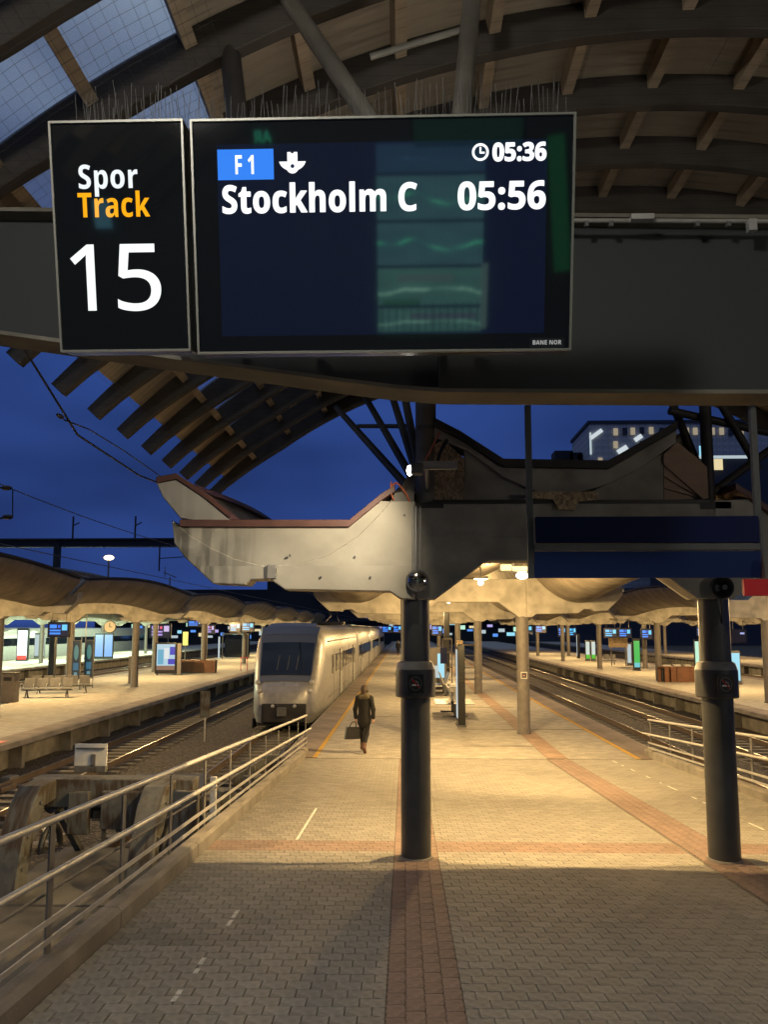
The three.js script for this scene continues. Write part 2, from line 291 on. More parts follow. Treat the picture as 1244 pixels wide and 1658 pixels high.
  for (const [a, b] of [[[475, 1360], [518, 1309]], [[368, 1500], [374, 1490]], [[376, 1487], [386, 1474]], [[316, 1577], [320, 1569]], [[324, 1562], [331, 1551]], [[281, 1622], [286, 1613]], [[287, 1611], [293, 1603]]]) {
    const at = (p) => { let z = 9; for (let i = 0; i < 12; i++) z = G(p[0], p[1], floorY(z))[1]; return [G(p[0], p[1], floorY(z))[0], z]; };
    const [xa, za] = at(a), [xb, zb] = at(b); dash((xa + xb) / 2, za, zb);
  }
  for (let z = 9.3; z < 18; z += rr(.25, .8)) { const l = rr(.08, .5); dash(4.95, z, z + l); z += l; }
}
// tracks, neighbouring platforms
function track(x, z0, z1) {
  const t = new THREE.Group(); t.name = numbered('railway_track'); t.userData.kind = 'structure'; scene.add(t);
  for (const s of [-.75, .75]) {
    part('rail', [box(.14, .02, z1 - z0, x + s, -.865, (z0 + z1) / 2), box(.03, .12, z1 - z0, x + s, -.80, (z0 + z1) / 2), box(.07, .035, z1 - z0, x + s, -.728, (z0 + z1) / 2)], M.rail, t);
    part('rail_head', box(.05, .004, z1 - z0, x + s, -.7085, (z0 + z1) / 2), M.railTop, t);
  }
  const g = uvM(new THREE.BoxGeometry(2.5, .14, .24)); let n = 0; const rest = [];
  for (let z = z0 + .3; z < z1; z += .62) { if (n++ < 70) { const m = new THREE.Mesh(g, M.sleeper); m.name = 'sleeper'; m.position.set(x + rr(-.02, .02), -.935, -z); m.castShadow = m.receiveShadow = true; t.add(m); } else rest.push(z); }
  if (rest.length) { const im = new THREE.InstancedMesh(g, M.sleeper, rest.length); rest.forEach((z, i) => im.setMatrixAt(i, new THREE.Matrix4().makeTranslation(x, -.935, -z))); im.name = 'far_sleepers'; im.userData.kind = 'stuff'; t.add(im); }
}
track(-4.6, 12.6, 180); track(-9.35, -2, 190); track(8.1, 12, 190); track(11.65, -2, 190);
for (const [x, z0] of [[-22.5, 20], [-27.5, 20], [24.5, 30], [28.5, 30]]) track(x, z0, 190);
function sidePlatform(x0, x1, z0, z1, mat, name = 'platform') {
  const pl = struct(name, box(x1 - x0, .17, z1 - z0, (x0 + x1) / 2, -.086, (z0 + z1) / 2), mat);
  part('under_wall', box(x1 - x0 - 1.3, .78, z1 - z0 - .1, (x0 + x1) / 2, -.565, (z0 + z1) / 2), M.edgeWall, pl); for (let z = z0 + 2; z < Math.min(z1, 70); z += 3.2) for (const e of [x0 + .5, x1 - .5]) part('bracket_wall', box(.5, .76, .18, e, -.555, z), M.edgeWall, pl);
  for (const s of [-1, 1]) { const e = s < 0 ? x0 : x1; part('edge_lip', box(.1, .16, z1 - z0, e + s * .045, -.078, (z0 + z1) / 2), M.kerb, pl); part('edge_stone', box(.7, .016, z1 - z0, e - s * .34, .004, (z0 + z1) / 2), M.edgeStone, pl); }
  return pl;
}
const plL = sidePlatform(-20.6, -11.0, 4, 185, M.platform), plR = sidePlatform(13.3, 22.6, 20, 185, M.platform), plLL = sidePlatform(-40, -30.5, 20, 185, M.platform), plRR = sidePlatform(30.5, 39, 25, 185, M.platform);
part('red_marker', box(.5, .02, .9, -11.4, .012, 20.4), M.signRed, plL, { label: 'red painted end of the platform edge' });
// patched concrete apron and clutter round the buffer stop
struct('pavement', [box(9.5, .35, 14.2, -7.6, -.72, 3.6)], M.slab);
struct('ground', [box(7.2, .24, 5.2, 10, -.83, 8.6)], M.slab);
for (let k = 0; k < 16; k++) { const w = rr(.2, .9); solo('concrete_offcut', rbox(w, rr(.06, .16), rr(.12, .4), rr(-10.6, -6.4), -.85 + .02, rr(14, 20), .02, rr(0, 3)), k % 3 ? M.kerb : M.rail, k % 3 ? 'pale concrete offcut lying in the ballast between the two tracks by the buffer stop' : 'rusty steel offcut lying in the ballast between the two tracks by the buffer stop', 'offcut', 'offcuts in the ballast'); }
// ================================================================== CANOPIES
function shellGeo(x0, x1, yFn, z0, z1, th, nx = 22, nz = 20) {
  const pos = [], idx = [], id = (s, i, j) => s * (nx + 1) * (nz + 1) + j * (nx + 1) + i;
  for (let s = 0; s < 2; s++) for (let j = 0; j <= nz; j++) for (let i = 0; i <= nx; i++) { const x = lerp(x0, x1, i / nx), z = lerp(z0, z1, j / nz); pos.push(x, yFn(x, j / nz) + s * th, -z); }
  for (let j = 0; j < nz; j++) for (let i = 0; i < nx; i++) {
    let a = id(0, i, j), b = id(0, i + 1, j), c = id(0, i + 1, j + 1), d = id(0, i, j + 1); idx.push(a, d, c, a, c, b);
    a = id(1, i, j); b = id(1, i + 1, j); c = id(1, i + 1, j + 1); d = id(1, i, j + 1); idx.push(a, b, c, a, c, d);
  }
  for (let j = 0; j < nz; j++) { for (const i of [0, nx]) { const a = id(0, i, j), b = id(0, i, j + 1), c = id(1, i, j + 1), d = id(1, i, j); i ? idx.push(a, b, c, a, c, d) : idx.push(a, c, b, a, d, c); } }
  for (let i = 0; i < nx; i++) { for (const j of [0, nz]) { const a = id(0, i, j), b = id(0, i + 1, j), c = id(1, i + 1, j), d = id(1, i, j); j ? idx.push(a, c, b, a, d, c) : idx.push(a, b, c, a, c, d); } }
  const g = new THREE.BufferGeometry(); g.setAttribute('position', new THREE.Float32BufferAttribute(pos, 3)); g.setIndex(idx);
  g.computeVertexNormals(); const uv = new Float32Array(pos.length / 3 * 2); for (let i = 0; i < pos.length / 3; i++) { uv[i * 2] = pos[i * 3]; uv[i * 2 + 1] = pos[i * 3 + 2]; } g.setAttribute('uv', new THREE.BufferAttribute(uv, 2)); return g;
}
const ZF = ZC - .18, ZB = ZC + .19;
const toRel = (list) => list.map(([x, y]) => { const [X, Y] = P(x, y, ZF); return [X - CX, Y]; });
const armPts = toRel([[279, 843], [283, 880], [300, 903], [345, 945], [398, 947], [406, 939], [438, 938], [462, 955], [632, 958], [650, 970], [674, 971], [674, 812], [617, 811], [566, 853], [292, 853]]);
const xCol = COLX[0] - CX;
armPts[10][0] = armPts[11][0] = xCol;
const spanPts = (() => { const l = toRel([[674, 815], [674, 971], [706, 970], [790, 908]]); l[0][0] = l[1][0] = xCol + .001; const r = l.map(([x, y]) => [-x, y]).reverse(); return [...l, ...r]; })();
const troughY = { side: (x) => { const u = (x + 3.39) / 1.42; return 3.93 + .9 * u * u; }, mid: (x) => { const u = x / 1.6; return 4.68 + .82 * u * u; } };
function canopyBay(cx, z0, len, label, group, opt = {}) {
  const t = thing('canopy_bay', label, 'canopy', group);
  const armM = opt.first ? M.concreteStain : M.concrete, arm = (s) => prism(armPts.map(([x, y]) => [cx + s * x, y]), z0 - .18, z0 + .19, .012), shellM = opt.shell ?? M.shell;
  if (!opt.first) part('crosshead_arm', arm(1), armM, t); part('crosshead_arm', arm(-1), armM, t);
  part('crosshead_span', prism(spanPts.map(([x, y]) => [cx + x, y]), z0 - .178, z0 + .188, .012), opt.span ?? M.concrete, t);
  if (len) {
    const a = z0 + .19, b = z0 + len - .18;
    for (const s of [-1, 1]) {
      const xs = [cx + s * 4.82, cx + s * 1.96].sort((p, q) => p - q);
      part('trough_shell', shellGeo(xs[0], xs[1], (x, w) => troughY.side(s < 0 ? x - cx : cx - x) + (opt.bump ?? .42) * Math.sin(Math.PI * w), a, b, .13), shellM, t, { keepUV: true });
      const lip = []; for (let i = 0; i < 14; i++) { const w0 = i / 14, w1 = (i + 1) / 14, y = (w) => 3.93 + .9 * 1.014 + .14 + (opt.bump ?? .42) * Math.sin(Math.PI * w); lip.push(bar(V(cx + s * 4.8, y(w0), lerp(a, b, w0)), V(cx + s * 4.8, y(w1), lerp(a, b, w1)), .2, .06)); }
      part('lip_coping', lip, opt.coping ?? M.copingBrown, t);
    }
    part('trough_shell', shellGeo(cx - 1.6, cx + 1.6, (x, w) => troughY.mid(x - cx) + .15 * Math.sin(Math.PI * w), a, b, .13), shellM, t, { keepUV: true });
    // the valley strips between the troughs
    for (const s of [-1, 1]) part('ridge_slab', prism([[cx + s * 1.97, 4.74], [cx + s * 1.97, 4.9], [cx + s * 1.6, 5.6], [cx + s * 1.59, 5.44]].slice(), a, b), shellM, t);
  }
  return t;
}
// own canopy
const ownBays = [];
for (let k = 0; k < 7; k++) ownBays.push(canopyBay(CX, ZC + k * BAY, BAY, k ? ['', 'second', 'third', 'fourth', 'fifth', 'sixth', 'seventh'][k] + ' concrete trough canopy bay over the paved platform, counted from the hanging displays' : 'stained pale concrete canopy bay with trough walls on the dark collared columns', 'canopy bays over the paved platform', { first: !k }));
{ // copings and end walls of the first bay, traced from the end face
  const t = ownBays[0];
  // pale arm in two pours: below the trough line it stands 3 cm proud, above it lies back; old run-off stains at the outer end
  const stain = tex(512, 256, (u, v) => { const m = .80 + .2 * fbm(u * 9, v * 4, 9, 91, 5), out = clamp((.44 - u) / .4), drip = clamp((fbm(u * 60, v * 2.2, 60, 92, 3) - .42) * 5) * out, patch = clamp((fbm(u * 10, v * 5, 10, 93, 4) - .5) * 5) * out, k = m * (1 - .42 * drip) * (1 - .25 * patch); return [k, k * .985, k * .95]; });
  stain.repeat.set(1 / 3.3, 1 / 1.3); stain.offset.set(3.15 / 3.3, 0);
  const paleM = std('armStained', [.53, .50, .44], { map: stain, bumpMap: T.bumpC, bumpScale: .004, roughness: .88 });
  const sagLine = [[292, 853], [312, 870], [340, 886], [380, 905], [430, 917], [480, 914], [530, 900], [580, 868], [612, 836], [632, 812]];
  const w = (l) => l.map(([x, y]) => P(x, y, ZF));
  part('crosshead_arm', prism([...w([[279, 843], [283, 880], [300, 903], [345, 945], [398, 947], [406, 939], [438, 938], [462, 955], [632, 958], [650, 970]]), [COLX[0], P(674, 971, ZF)[1]], [COLX[0], P(674, 812, ZF)[1]], ...w([...sagLine].reverse())], ZF - .03, ZB, .012), paleM, t, { label: 'pale stained crosshead arm lit by the floodlight' });
  part('crosshead_arm', prism(w([...sagLine, [617, 811], [566, 853], [292, 852.5]]), ZF + .005, ZB, 0), paleM, t);
  part('drain_spout', rbox(.11, .17, .05, ...P(441, 926, ZF), ZF - .045, .01), M.concrete, t);
  for (const [px, py] of [[470, 900], [575, 902], [600, 935], [520, 935], [655, 835]]) part('anchor_bolt', tube(V(...P(px, py, ZF), ZF - .03), V(...P(px, py, ZF), ZF - .05), .014, 8), M.galvDark, t);
  const strip = (pts, th, z0, z1, mat, name) => { const lo = pts.map(([x, y]) => P(x, y, ZF)), hi = lo.map(([x, y]) => [x, y + th]).reverse(); part(name, prism([...lo, ...hi], z0, z1, .006), mat, t); };
  strip([[292, 853], [360, 853.5], [566, 853.5], [618, 811], [640, 797]], .085, ZF - .05, ZB + .02, M.copingBrown, 'coping');
  // raised lip section at the outer end
  part('lip_end', prism([[252, 782], [262, 804], [290, 838], [330, 846], [372, 851], [372, 840], [330, 806], [284, 776]].map(([x, y]) => P(x, y, ZF)), ZF + .02, ZB + .3, .01), M.concreteStain, t);
  strip([[252, 781], [284, 775], [330, 805], [372, 839], [372, 850]].slice(0, 4), .07, ZF, ZB + .32, M.copingBrown, 'coping');
  // right mirror of the same
  const mx = (list) => list.map(([x, y]) => { const [X, Y] = P(x, y, ZF); return [2 * CX - X, Y]; });
  { const lo = mx([[292, 853], [566, 853.5], [618, 811], [640, 797]]), hi = lo.map(([x, y]) => [x, y + .085]).reverse(); part('coping', prism([...lo, ...hi].reverse(), ZF - .05, ZB + .02, .006), M.copingBrown, t); }
  part('crosshead_cap', prism([[640, 797], [632, 812], [671, 812], [671, 792]].map(([x, y]) => P(x, y, ZF)), ZF + .04, ZB, 0), M.concrete, t);
  // middle trough end wall: trapezoid above, sagging curve below
  const top = [[702, 690], [745, 712], [815, 757], [984, 760], [1058, 718], [1096, 696]], sag = [[1096, 716], [1040, 757], [990, 782], [930, 800], [870, 797], [815, 772], [760, 730], [702, 708]];
  part('end_wall', prism([...top, ...sag].map(([x, y]) => P(x, y, ZF + .1)), ZF + .1, ZB + .1, .008), M.concrete, t);
  { const lo = top.map(([x, y]) => P(x, y, ZF + .1)), hi = lo.map(([x, y]) => [x, y + .10]).reverse(); part('coping', prism([...lo, ...hi], ZF + .04, ZB + .2, .006), M.copingDark, t); }
  // infill behind it, down to the crosshead
  part('infill_panel', prism([[752, 722], [815, 772], [862, 796], [862, 812], [752, 812]].map(([x, y]) => P(x, y, ZF + .16)), ZF + .16, ZF + .24), M.concrete, t);
  part('infill_panel', prism([[990, 782], [1040, 757], [1075, 733], [1075, 812], [960, 812], [960, 795]].map(([x, y]) => P(x, y, ZF + .16)), ZF + .16, ZF + .24), M.concrete, t);
  part('plywood_sheet', prism([[700, 722], [718, 712], [752, 742], [752, 811], [700, 811]].map(([x, y]) => P(x, y, ZF + .1)), ZF + .1, ZF + .14), M.plyLight, t, { label: 'bare plywood sheet closing the gap beside the post' });
  for (let k = 0; k < 4; k++) part('timber_board', prism([[1076, 735 + k * 19], [1098 + k * 6, 716 + k * 22], [1128, 740 + k * 22], [1150, 760 + k * 14], [1150, 806], [1140, 808], [1076, 752 + k * 19]].slice(0, k === 3 ? 7 : 7).map(([x, y]) => P(x, Math.min(y, 810), ZF + .12 + k * .03)), ZF + .12 + k * .03, ZF + .145 + k * .03), M.boardPink, t);
  part('timber_ledge', prism([[852, 796], [970, 796], [970, 808], [938, 812], [930, 826], [905, 824], [896, 808], [852, 806]].map(([x, y]) => P(x, y, ZF - .06)), ZF - .06, ZF - .01), M.plyLight, t);
  part('roof_felt', prism([[700, 809], [1150, 809], [1150, 815], [700, 815]].map(([x, y]) => P(x, y, ZF - .02)), ZF - .02, ZB), M.black, t);
  { const c = []; for (let i = 0; i <= 16; i++) { const x = lerp(-1.6, 1.6, i / 16); c.push([CX + x, troughY.mid(x) + .1]); } part('added_leak_plate', prism([[CX - 1.95, 4.5], [CX + 1.95, 4.5], [CX + 1.95, 4.95], ...c.reverse(), [CX - 1.95, 4.95]], ZB + .004, ZB + .06), M.concrete, t); }  // unseen plate added to stop lamp light leaking up through the gap
  // recessed line along the span and two conduits down the head of the column
  part('span_ledge', prism([[700, 864], [1130, 864], [1130, 868], [700, 868]].map(([x, y]) => P(x, y, ZF - .01)), ZF - .014, ZF - .001), M.concrete, t);
  for (const [px, r] of [[668.5, .011], [673.5, .019], [681, .012]]) { const a = P(px, 820, ZF - .05), b = P(px, 932, ZF - .05); part('conduit', tube(V(a[0], a[1], ZF - .03), V(b[0], b[1], ZF - .03), r, 10), M.pipe, t); }
}
for (let k = 0; k < 7; k++) canopyBay(-16.5, 26.5 - BAY + k * BAY, BAY, ['nearest', 'second', 'third', 'fourth', 'fifth', 'sixth', 'last'][k] + ' scalloped canopy bay over the platform with the round clock, counted from the buffer stop', 'canopy bays over the clock platform', { coping: M.copingDark, bump: .34 });
for (let k = 0; k < 6; k++) canopyBay(17.4, 32.5 + k * BAY, BAY, ['nearest', 'second', 'third', 'fourth', 'fifth', 'last'][k] + ' scalloped canopy bay over the platform with the brown planter kiosk', 'canopy bays over the kiosk platform', { coping: M.copingDark, bump: .32 });
for (let k = 0; k < 5; k++) canopyBay(-35.2, 40 + k * BAY, BAY, ['nearest', 'second', 'third', 'fourth', 'last'][k] + ' dark canopy bay over the greenish lit platform', 'canopy bays over the greenish platform', { coping: M.copingDark, bump: .3 });
for (let k = 0; k < 5; k++) canopyBay(34.8, 40 + k * BAY, BAY, ['nearest', 'second', 'third', 'fourth', 'last'][k] + ' canopy bay over the outermost platform beyond the kiosk platform', 'canopy bays over the outermost platform', { coping: M.copingDark });

// ------------------------------------------------------------------ columns
function plateOn(x, y0, zf, r, w, h) { // arched cover plate bent round the shaft, facing the camera
  const pos = [], N = 10; const ring = [];
  for (let i = 0; i <= N; i++) { const u = lerp(-1, 1, i / N), yt = y0 + h * (.45 + .55 * Math.sqrt(Math.max(0, 1 - u * u))), a = u * w / 2 / r; ring.push([x + Math.sin(a) * r, yt, zf - Math.cos(a) * r]); }
  for (let i = 0; i < N; i++) { const a = ring[i], b = ring[i + 1]; const q = (p, y) => pos.push(p[0], y, -p[2]); q(a, y0); q(b, y0); q(b, b[1]); q(a, y0); q(b, b[1]); q(a, a[1]); }
  const g = new THREE.BufferGeometry(); g.setAttribute('position', new THREE.Float32BufferAttribute(pos, 3)); g.computeVertexNormals(); return g;
}
function column(x, zf, label, group, big) {
  const y = floorY(zf), t = thing('support_column', label, 'column', group), R = big ? .178 : .19, m = big ? M.columnPaint : M.columnWarm;
  part('shaft', cyl(R, R * .985, 3.52 - y, x, (3.52 + y) / 2, zf, 32), m, t);
  if (big) {
    const prof = [[R, 2.34], [.236, 2.342], [.240, 2.36], [.240, 2.655], [.236, 2.668]].map(([a, b]) => new THREE.Vector2(a, b));
    part('collar', new THREE.LatheGeometry(prof, 36).translate(x, 0, -zf), m, t);
    part('collar_rim', new THREE.LatheGeometry([[.236, 2.668], [.215, 2.74], [R, 2.765]].map(([a, b]) => new THREE.Vector2(a, b)), 36).translate(x, 0, -zf), M.collarRim, t);
    part('cover_plate', plateOn(x, 2.765, zf, R + .004, .225, .44), M.steelGrey, t);
    part('base_ring', cyl(R + .03, R + .015, .03, x, y + .012, zf, 32), M.kerb, t);
  } else part('base_ring', cyl(R + .03, R + .03, .05, x, y + .025, zf, 20), M.columnWarm, t);
  return t;
}
column(COLX[0], ZC, 'dark round column with a wide collar standing on the red paver strip', 'dark collared columns', true);
column(COLX[1], ZC, 'dark round collared column under the blue sign, beside the ramp railing without a train', 'dark collared columns', true);
for (let k = 1; k < 6; k++) for (const i of [0, 1]) column(i ? 3.6 : .13, ZC + k * BAY, i ? 'plain grey column on the paved platform, row along the track with no train' : 'plain grey column on the paved platform, row nearer the train', i ? 'plain columns along the empty track' : 'plain columns nearer the train');
for (let k = 0; k < 6; k++) for (const x of [-14.7, -18.3]) column(x, 26.5 + k * BAY, x > -16 ? 'round column on the clock platform, row along the track' : 'round column on the clock platform, row on the far side', x > -16 ? 'near row of columns on the clock platform' : 'far row of columns on the clock platform');
for (let k = 0; k < 5; k++) for (const x of [15.6, 19.2]) column(x, 32.5 + k * BAY, x < 17 ? 'round column on the kiosk platform, row along the track' : 'round column on the kiosk platform, row on the far side', x < 17 ? 'near row of columns on the kiosk platform' : 'far row of columns on the kiosk platform');
for (let k = 0; k < 5; k++) { column(-33.4, 40 + k * BAY, 'thin column on the greenish lit platform', 'columns on the greenish platform'); column(33, 40 + k * BAY, 'thin column on the outermost platform beyond the kiosk', 'columns on the outermost platform'); }

// no-smoking plates on the collars
function cvs(w, h, fn) { const c = document.createElement('canvas'); c.width = w; c.height = h; const x = c.getContext('2d'); fn(x, w, h); const t = new THREE.CanvasTexture(c); t.colorSpace = THREE.SRGBColorSpace; t.magFilter = THREE.LinearFilter; t.minFilter = THREE.LinearMipmapLinearFilter; return t; }
const noSmoke = cvs(256, 256, (c, w) => {
  c.fillStyle = '#0a0e14'; c.fillRect(0, 0, w, w); c.strokeStyle = '#777'; c.lineWidth = 12; c.beginPath(); c.arc(128, 128, 92, 0, 7); c.stroke(); c.fillStyle = '#15171c'; c.fill();
  c.fillStyle = '#d8d4cc'; c.fillRect(66, 138, 92, 22); c.fillRect(164, 138, 8, 22); c.fillRect(178, 138, 8, 22); c.strokeStyle = '#d8d4cc'; c.lineWidth = 7; c.beginPath(); c.moveTo(168, 128); c.bezierCurveTo(168, 96, 128, 112, 130, 84); c.stroke();
  c.strokeStyle = '#b01822'; c.lineWidth = 18; c.beginPath(); c.moveTo(66, 66); c.lineTo(190, 190); c.stroke();
});
const noSmokeM = new THREE.MeshStandardMaterial({ map: noSmoke, roughness: .35 });
COLX.forEach((x, i) => { // on the side of the collar that faces the ramp
  const t = thing('no_smoking_sign', i ? 'square dark no-smoking plate on the column collar under the blue sign' : 'square dark no-smoking plate on the collar of the column on the red strip', 'sign', 'no-smoking plates');
  part('backing', box(.19, .22, .02, x, 2.51, ZC - .25), M.black, t);
  part('print', new THREE.PlaneGeometry(.18, .21).translate(x, 2.51, -ZC + .2615), noSmokeM, t, { keepUV: true });
});
{ const t = thing('no_smoking_sign', 'small square plate on the plain grey column beyond the dark totem', 'sign', 'no-smoking plates'); part('backing', box(.19, .2, .02, 3.6, 1.75, ZC + BAY - .2), M.signWhite, t); part('print', new THREE.PlaneGeometry(.15, .15).translate(3.6, 1.75, -(ZC + BAY) + .2115), noSmokeM, t, { keepUV: true }); }

// round horns / mirrors on the crosshead above the columns
{
  const [x, y] = P(676, 942, ZF), t = thing('convex_mirror', 'round convex mirror on the crosshead above the red strip column', 'mirror');
  part('rim', new THREE.TorusGeometry(.122, .016, 10, 32).translate(x, y, -ZF + .10), M.galvDark, t);
  const bowl = new THREE.SphereGeometry(.24, 24, 10, 0, Math.PI * 2, 0, .53).rotateX(Math.PI / 2).translate(x, y, -ZF - .10);
  part('mirror_face', bowl, (M.mirror = new THREE.MeshStandardMaterial({ color: new THREE.Color().setRGB(.5, .48, .45), metalness: 1, roughness: .12 })), t);
  part('bracket', [tube(V(x, y, ZF - .02), V(x, y, ZF - .1), .02), box(.012, .24, .012, x, y, ZF - .15)], M.galvDark, t);
  const [x2, y2] = P(1163, 952, ZF), u = thing('round_loudspeaker', 'round black loudspeaker on the crosshead above the column under the blue sign', 'loudspeaker');
  part('horn', new THREE.LatheGeometry([[.04, 0], [.06, .06], [.12, .12], [.135, .125], [.135, .105]].map(([a, b]) => new THREE.Vector2(a, b)), 28).rotateX(Math.PI / 2).translate(x2, y2, -ZF + .012), M.black, u);
  part('driver', [cyl(.03, .03, .1, 0, 0, 0, 14).rotateX(Math.PI / 2).translate(x2 + .02, y2, -ZF + .11)], M.steelGrey, u);
  part('cable', path([V(x2, y2 - .1, ZF - .05), V(x2 + .02, y2 - .25, ZF - .03), V(x2 + .03, y2 - .42, ZF + .0)], .008), M.black, u);
}

// ================================================================== THE TIMBER HALL ROOF
{
  const t = thing('timber_roof', 'vaulted timber hall roof of dark curved beams, tan purlins and glazed strips', 'roof');
  const XC = 3.3, YC = -1.2, R0 = 11, R1 = 11.42, S = 1.2, D = Math.PI / 180, K0 = -7, K1 = 15;
  const zk = (k) => S * (k + .45);
  const arc = (r0, r1, a0, a1, n) => { const p = []; for (let i = 0; i <= n; i++) { const a = lerp(a0, a1, i / n) * D; p.push([Math.sin(a) * r0, Math.cos(a) * r0]); } for (let i = n; i >= 0; i--) { const a = lerp(a0, a1, i / n) * D; p.push([Math.sin(a) * r1, Math.cos(a) * r1]); } return p; };
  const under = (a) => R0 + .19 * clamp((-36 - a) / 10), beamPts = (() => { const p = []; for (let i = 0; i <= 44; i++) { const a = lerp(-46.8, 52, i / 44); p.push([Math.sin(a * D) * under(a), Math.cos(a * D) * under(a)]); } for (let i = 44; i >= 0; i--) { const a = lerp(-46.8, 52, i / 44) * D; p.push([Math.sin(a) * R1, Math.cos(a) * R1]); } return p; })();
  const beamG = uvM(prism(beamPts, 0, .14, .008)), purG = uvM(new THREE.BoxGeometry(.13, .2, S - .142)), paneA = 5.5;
  const place = (g, m, name, zf) => { const o = new THREE.Mesh(g, m); o.name = name; o.position.set(XC, YC, -zf); o.castShadow = o.receiveShadow = true; t.add(o); return o; };
  const deckG = [], glassG = [], overG = uvM(prism(arc(R1 - .02, R1 + .03, -43.9, -39.5, 4), 0, S - .004)), capG = uvM(prism(arc(R1 + .002, R1 + .05, -39.4, -28.2, 8), 0, .06));
  for (let i = 0; i < 5; i++) deckG.push(uvM(prism(arc(R1 + .002, R1 + .03, -28.1 + i * 15.6, -28.1 + (i + 1) * 15.6 - .05, 8), 0, S - .004)));
  for (let i = 0; i < 2; i++) glassG.push(uvM(prism(arc(R1 + .02, R1 + .028, -39.3 + i * 5.55, -39.3 + (i + 1) * 5.55 - .05, 3), 0, S - .06)));
  for (let k = K0; k <= K1; k++) {
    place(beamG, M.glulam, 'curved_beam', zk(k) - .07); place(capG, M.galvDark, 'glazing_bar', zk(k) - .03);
    if (k === K1) break;
    const z = zk(k) + S / 2;
    for (let i = 0; i < 16; i++) { const a = (-39.4 + i * 5.55) * D, o = new THREE.Mesh(purG, M.purlin); o.name = 'purlin'; o.position.set(XC + Math.sin(a) * (R1 - .1), YC + Math.cos(a) * (R1 - .1), -z); o.rotation.z = -a; o.castShadow = o.receiveShadow = true; t.add(o); }
    deckG.forEach((g) => place(g, M.ply, 'plywood_panel', zk(k) + .002)); glassG.forEach((g) => place(g, M.roofGlass, 'glass_pane', zk(k) + .03)); place(overG, M.ply, 'plywood_panel', zk(k) + .002);
  }
}
{ // bird net under the glazing
  const t = thing('bird_net', 'fine bird net stretched under the glazed strip of the timber roof', 'net'), XC = 3.3, YC = -1.2, R = 10.93, D = Math.PI / 180, g = [];
  const q = (a, zf) => V(XC + Math.sin(a * D) * R, YC + Math.cos(a * D) * R, zf);
  for (let a = -44; a <= -27; a += .62) g.push(tube(q(a, 3), q(a + rr(-.2, .2), 12), .0015, 4));
  for (let z = 3; z < 12; z += .12) for (let a = -44; a < -27; a += 4.25) g.push(tube(q(a, z + rr(-.01, .01)), q(a + 4.25, z), .0015, 4));
  part('mesh', g, M.strutDark, t);
}
// tube struts and posts that carry it
function strutThing(name, label, list, mat, group) { const t = thing(name, label, 'strut', group); for (const [a, b, r] of list) part('tube', tube(a, b, r, 18), mat, t); return t; }
const at3 = (px, py, zf) => { const [x, y] = P(px, py, zf); return V(x, y, zf); };
strutThing('roof_strut', 'pale steel tube slanting up to the roof behind the displays, leaning away from the glazing', [[at3(640, 255, 5.75), at3(440, -40, 6.6), .082]], M.strut, 'pale roof struts');
strutThing('roof_strut', 'pale steel tube standing nearly upright behind the departure display', [[at3(735, 330, 5.75), at3(768, -40, 6.6), .088]], M.strut, 'pale roof struts');
strutThing('roof_strut', 'dark flat steel strut beside the slanting pale tube under the glazing', [[at3(398, 330, 6.1), at3(358, -60, 6.9), .1]], M.strutDark);
strutThing('roof_strut', 'thin grey conduit tube crossing between the two pale struts', [[at3(600, 92, 6.5), at3(748, 48, 6.5), .03]], M.strut);
{
  const t = thing('roof_post', 'brown steel post rising from the red strip column to the timber roof', 'post');
  const [x] = P(690, 735, ZC); part('shaft', cyl(.128, .128, 3.4, x, 6.3, ZC, 28), M.strut, t); part('foot', rbox(.42, .07, .36, x, 4.63, ZC, .01), M.strutDark, t); part('clamp', [cyl(.135, .135, .05, x, 5.62, ZC, 24), box(.02, .05, .06, x - .09, 5.62, ZC - .12)], M.galvDark, t);
  const foot = V(x - .08, 4.75, ZC + .12), tips = [[545, 660, 13.6], [590, 640, 13.2], [622, 600, 12.2], [640, 560, 11.2]];
  tips.forEach(([px, py, z], i) => part('raking_strut', tube(foot.clone().add(new THREE.Vector3(0, i * .13, -i * .05)), at3(px, py, z), .055, 12), M.strutDark, t));
  part('tie', tube(at3(580, 690, 12), at3(660, 690, 11), .035, 10), M.strutDark, t);
  const cab = thing('loose_cables', 'orange and black cables looped round the post above the pale crosshead', 'cable');
  part('orange_cable', path([at3(712, 700, ZF - .04), at3(700, 725, ZF - .07), at3(688, 752, ZF - .1), at3(692, 790, ZF - .08)], .012), M.cable, cab);
  part('orange_cable', path([at3(664, 812, ZF - .02), at3(655, 795, ZF - .05), at3(641, 782, ZF - .02), at3(634, 790, ZF + .02), at3(637, 808, ZF + .02)], .012), M.cable, cab);
  part('orange_cable', path([at3(634, 780, ZF), at3(633, 796, ZF - .02), at3(638, 810, ZF - .01)], .01), M.cable, cab);
  part('black_cable', path([at3(724, 712, ZF - .02), at3(712, 735, ZF - .06), at3(708, 752, ZF - .05)], .022), M.black, cab);
}
{
  const t = thing('roof_post', 'dark steel post with raking struts above the column under the blue sign', 'post'), [x] = P(1146, 735, ZC);
  part('shaft', cyl(.07, .07, 3.4, x, 6.3, ZC, 20), M.strutDark, t); part('foot', rbox(.4, .12, .36, x, 4.62, ZC, .02), M.strutDark, t);
  for (const [a, b] of [[[1150, 800], [1088, 650]], [[1085, 665], [1244, 700]], [[1160, 640], [1230, 760]], [[1150, 800], [1300, 690]]]) part('raking_strut', tube(at3(a[0], a[1], ZC), at3(b[0], b[1], ZC + .3), .05, 12), M.strutDark, t);
}

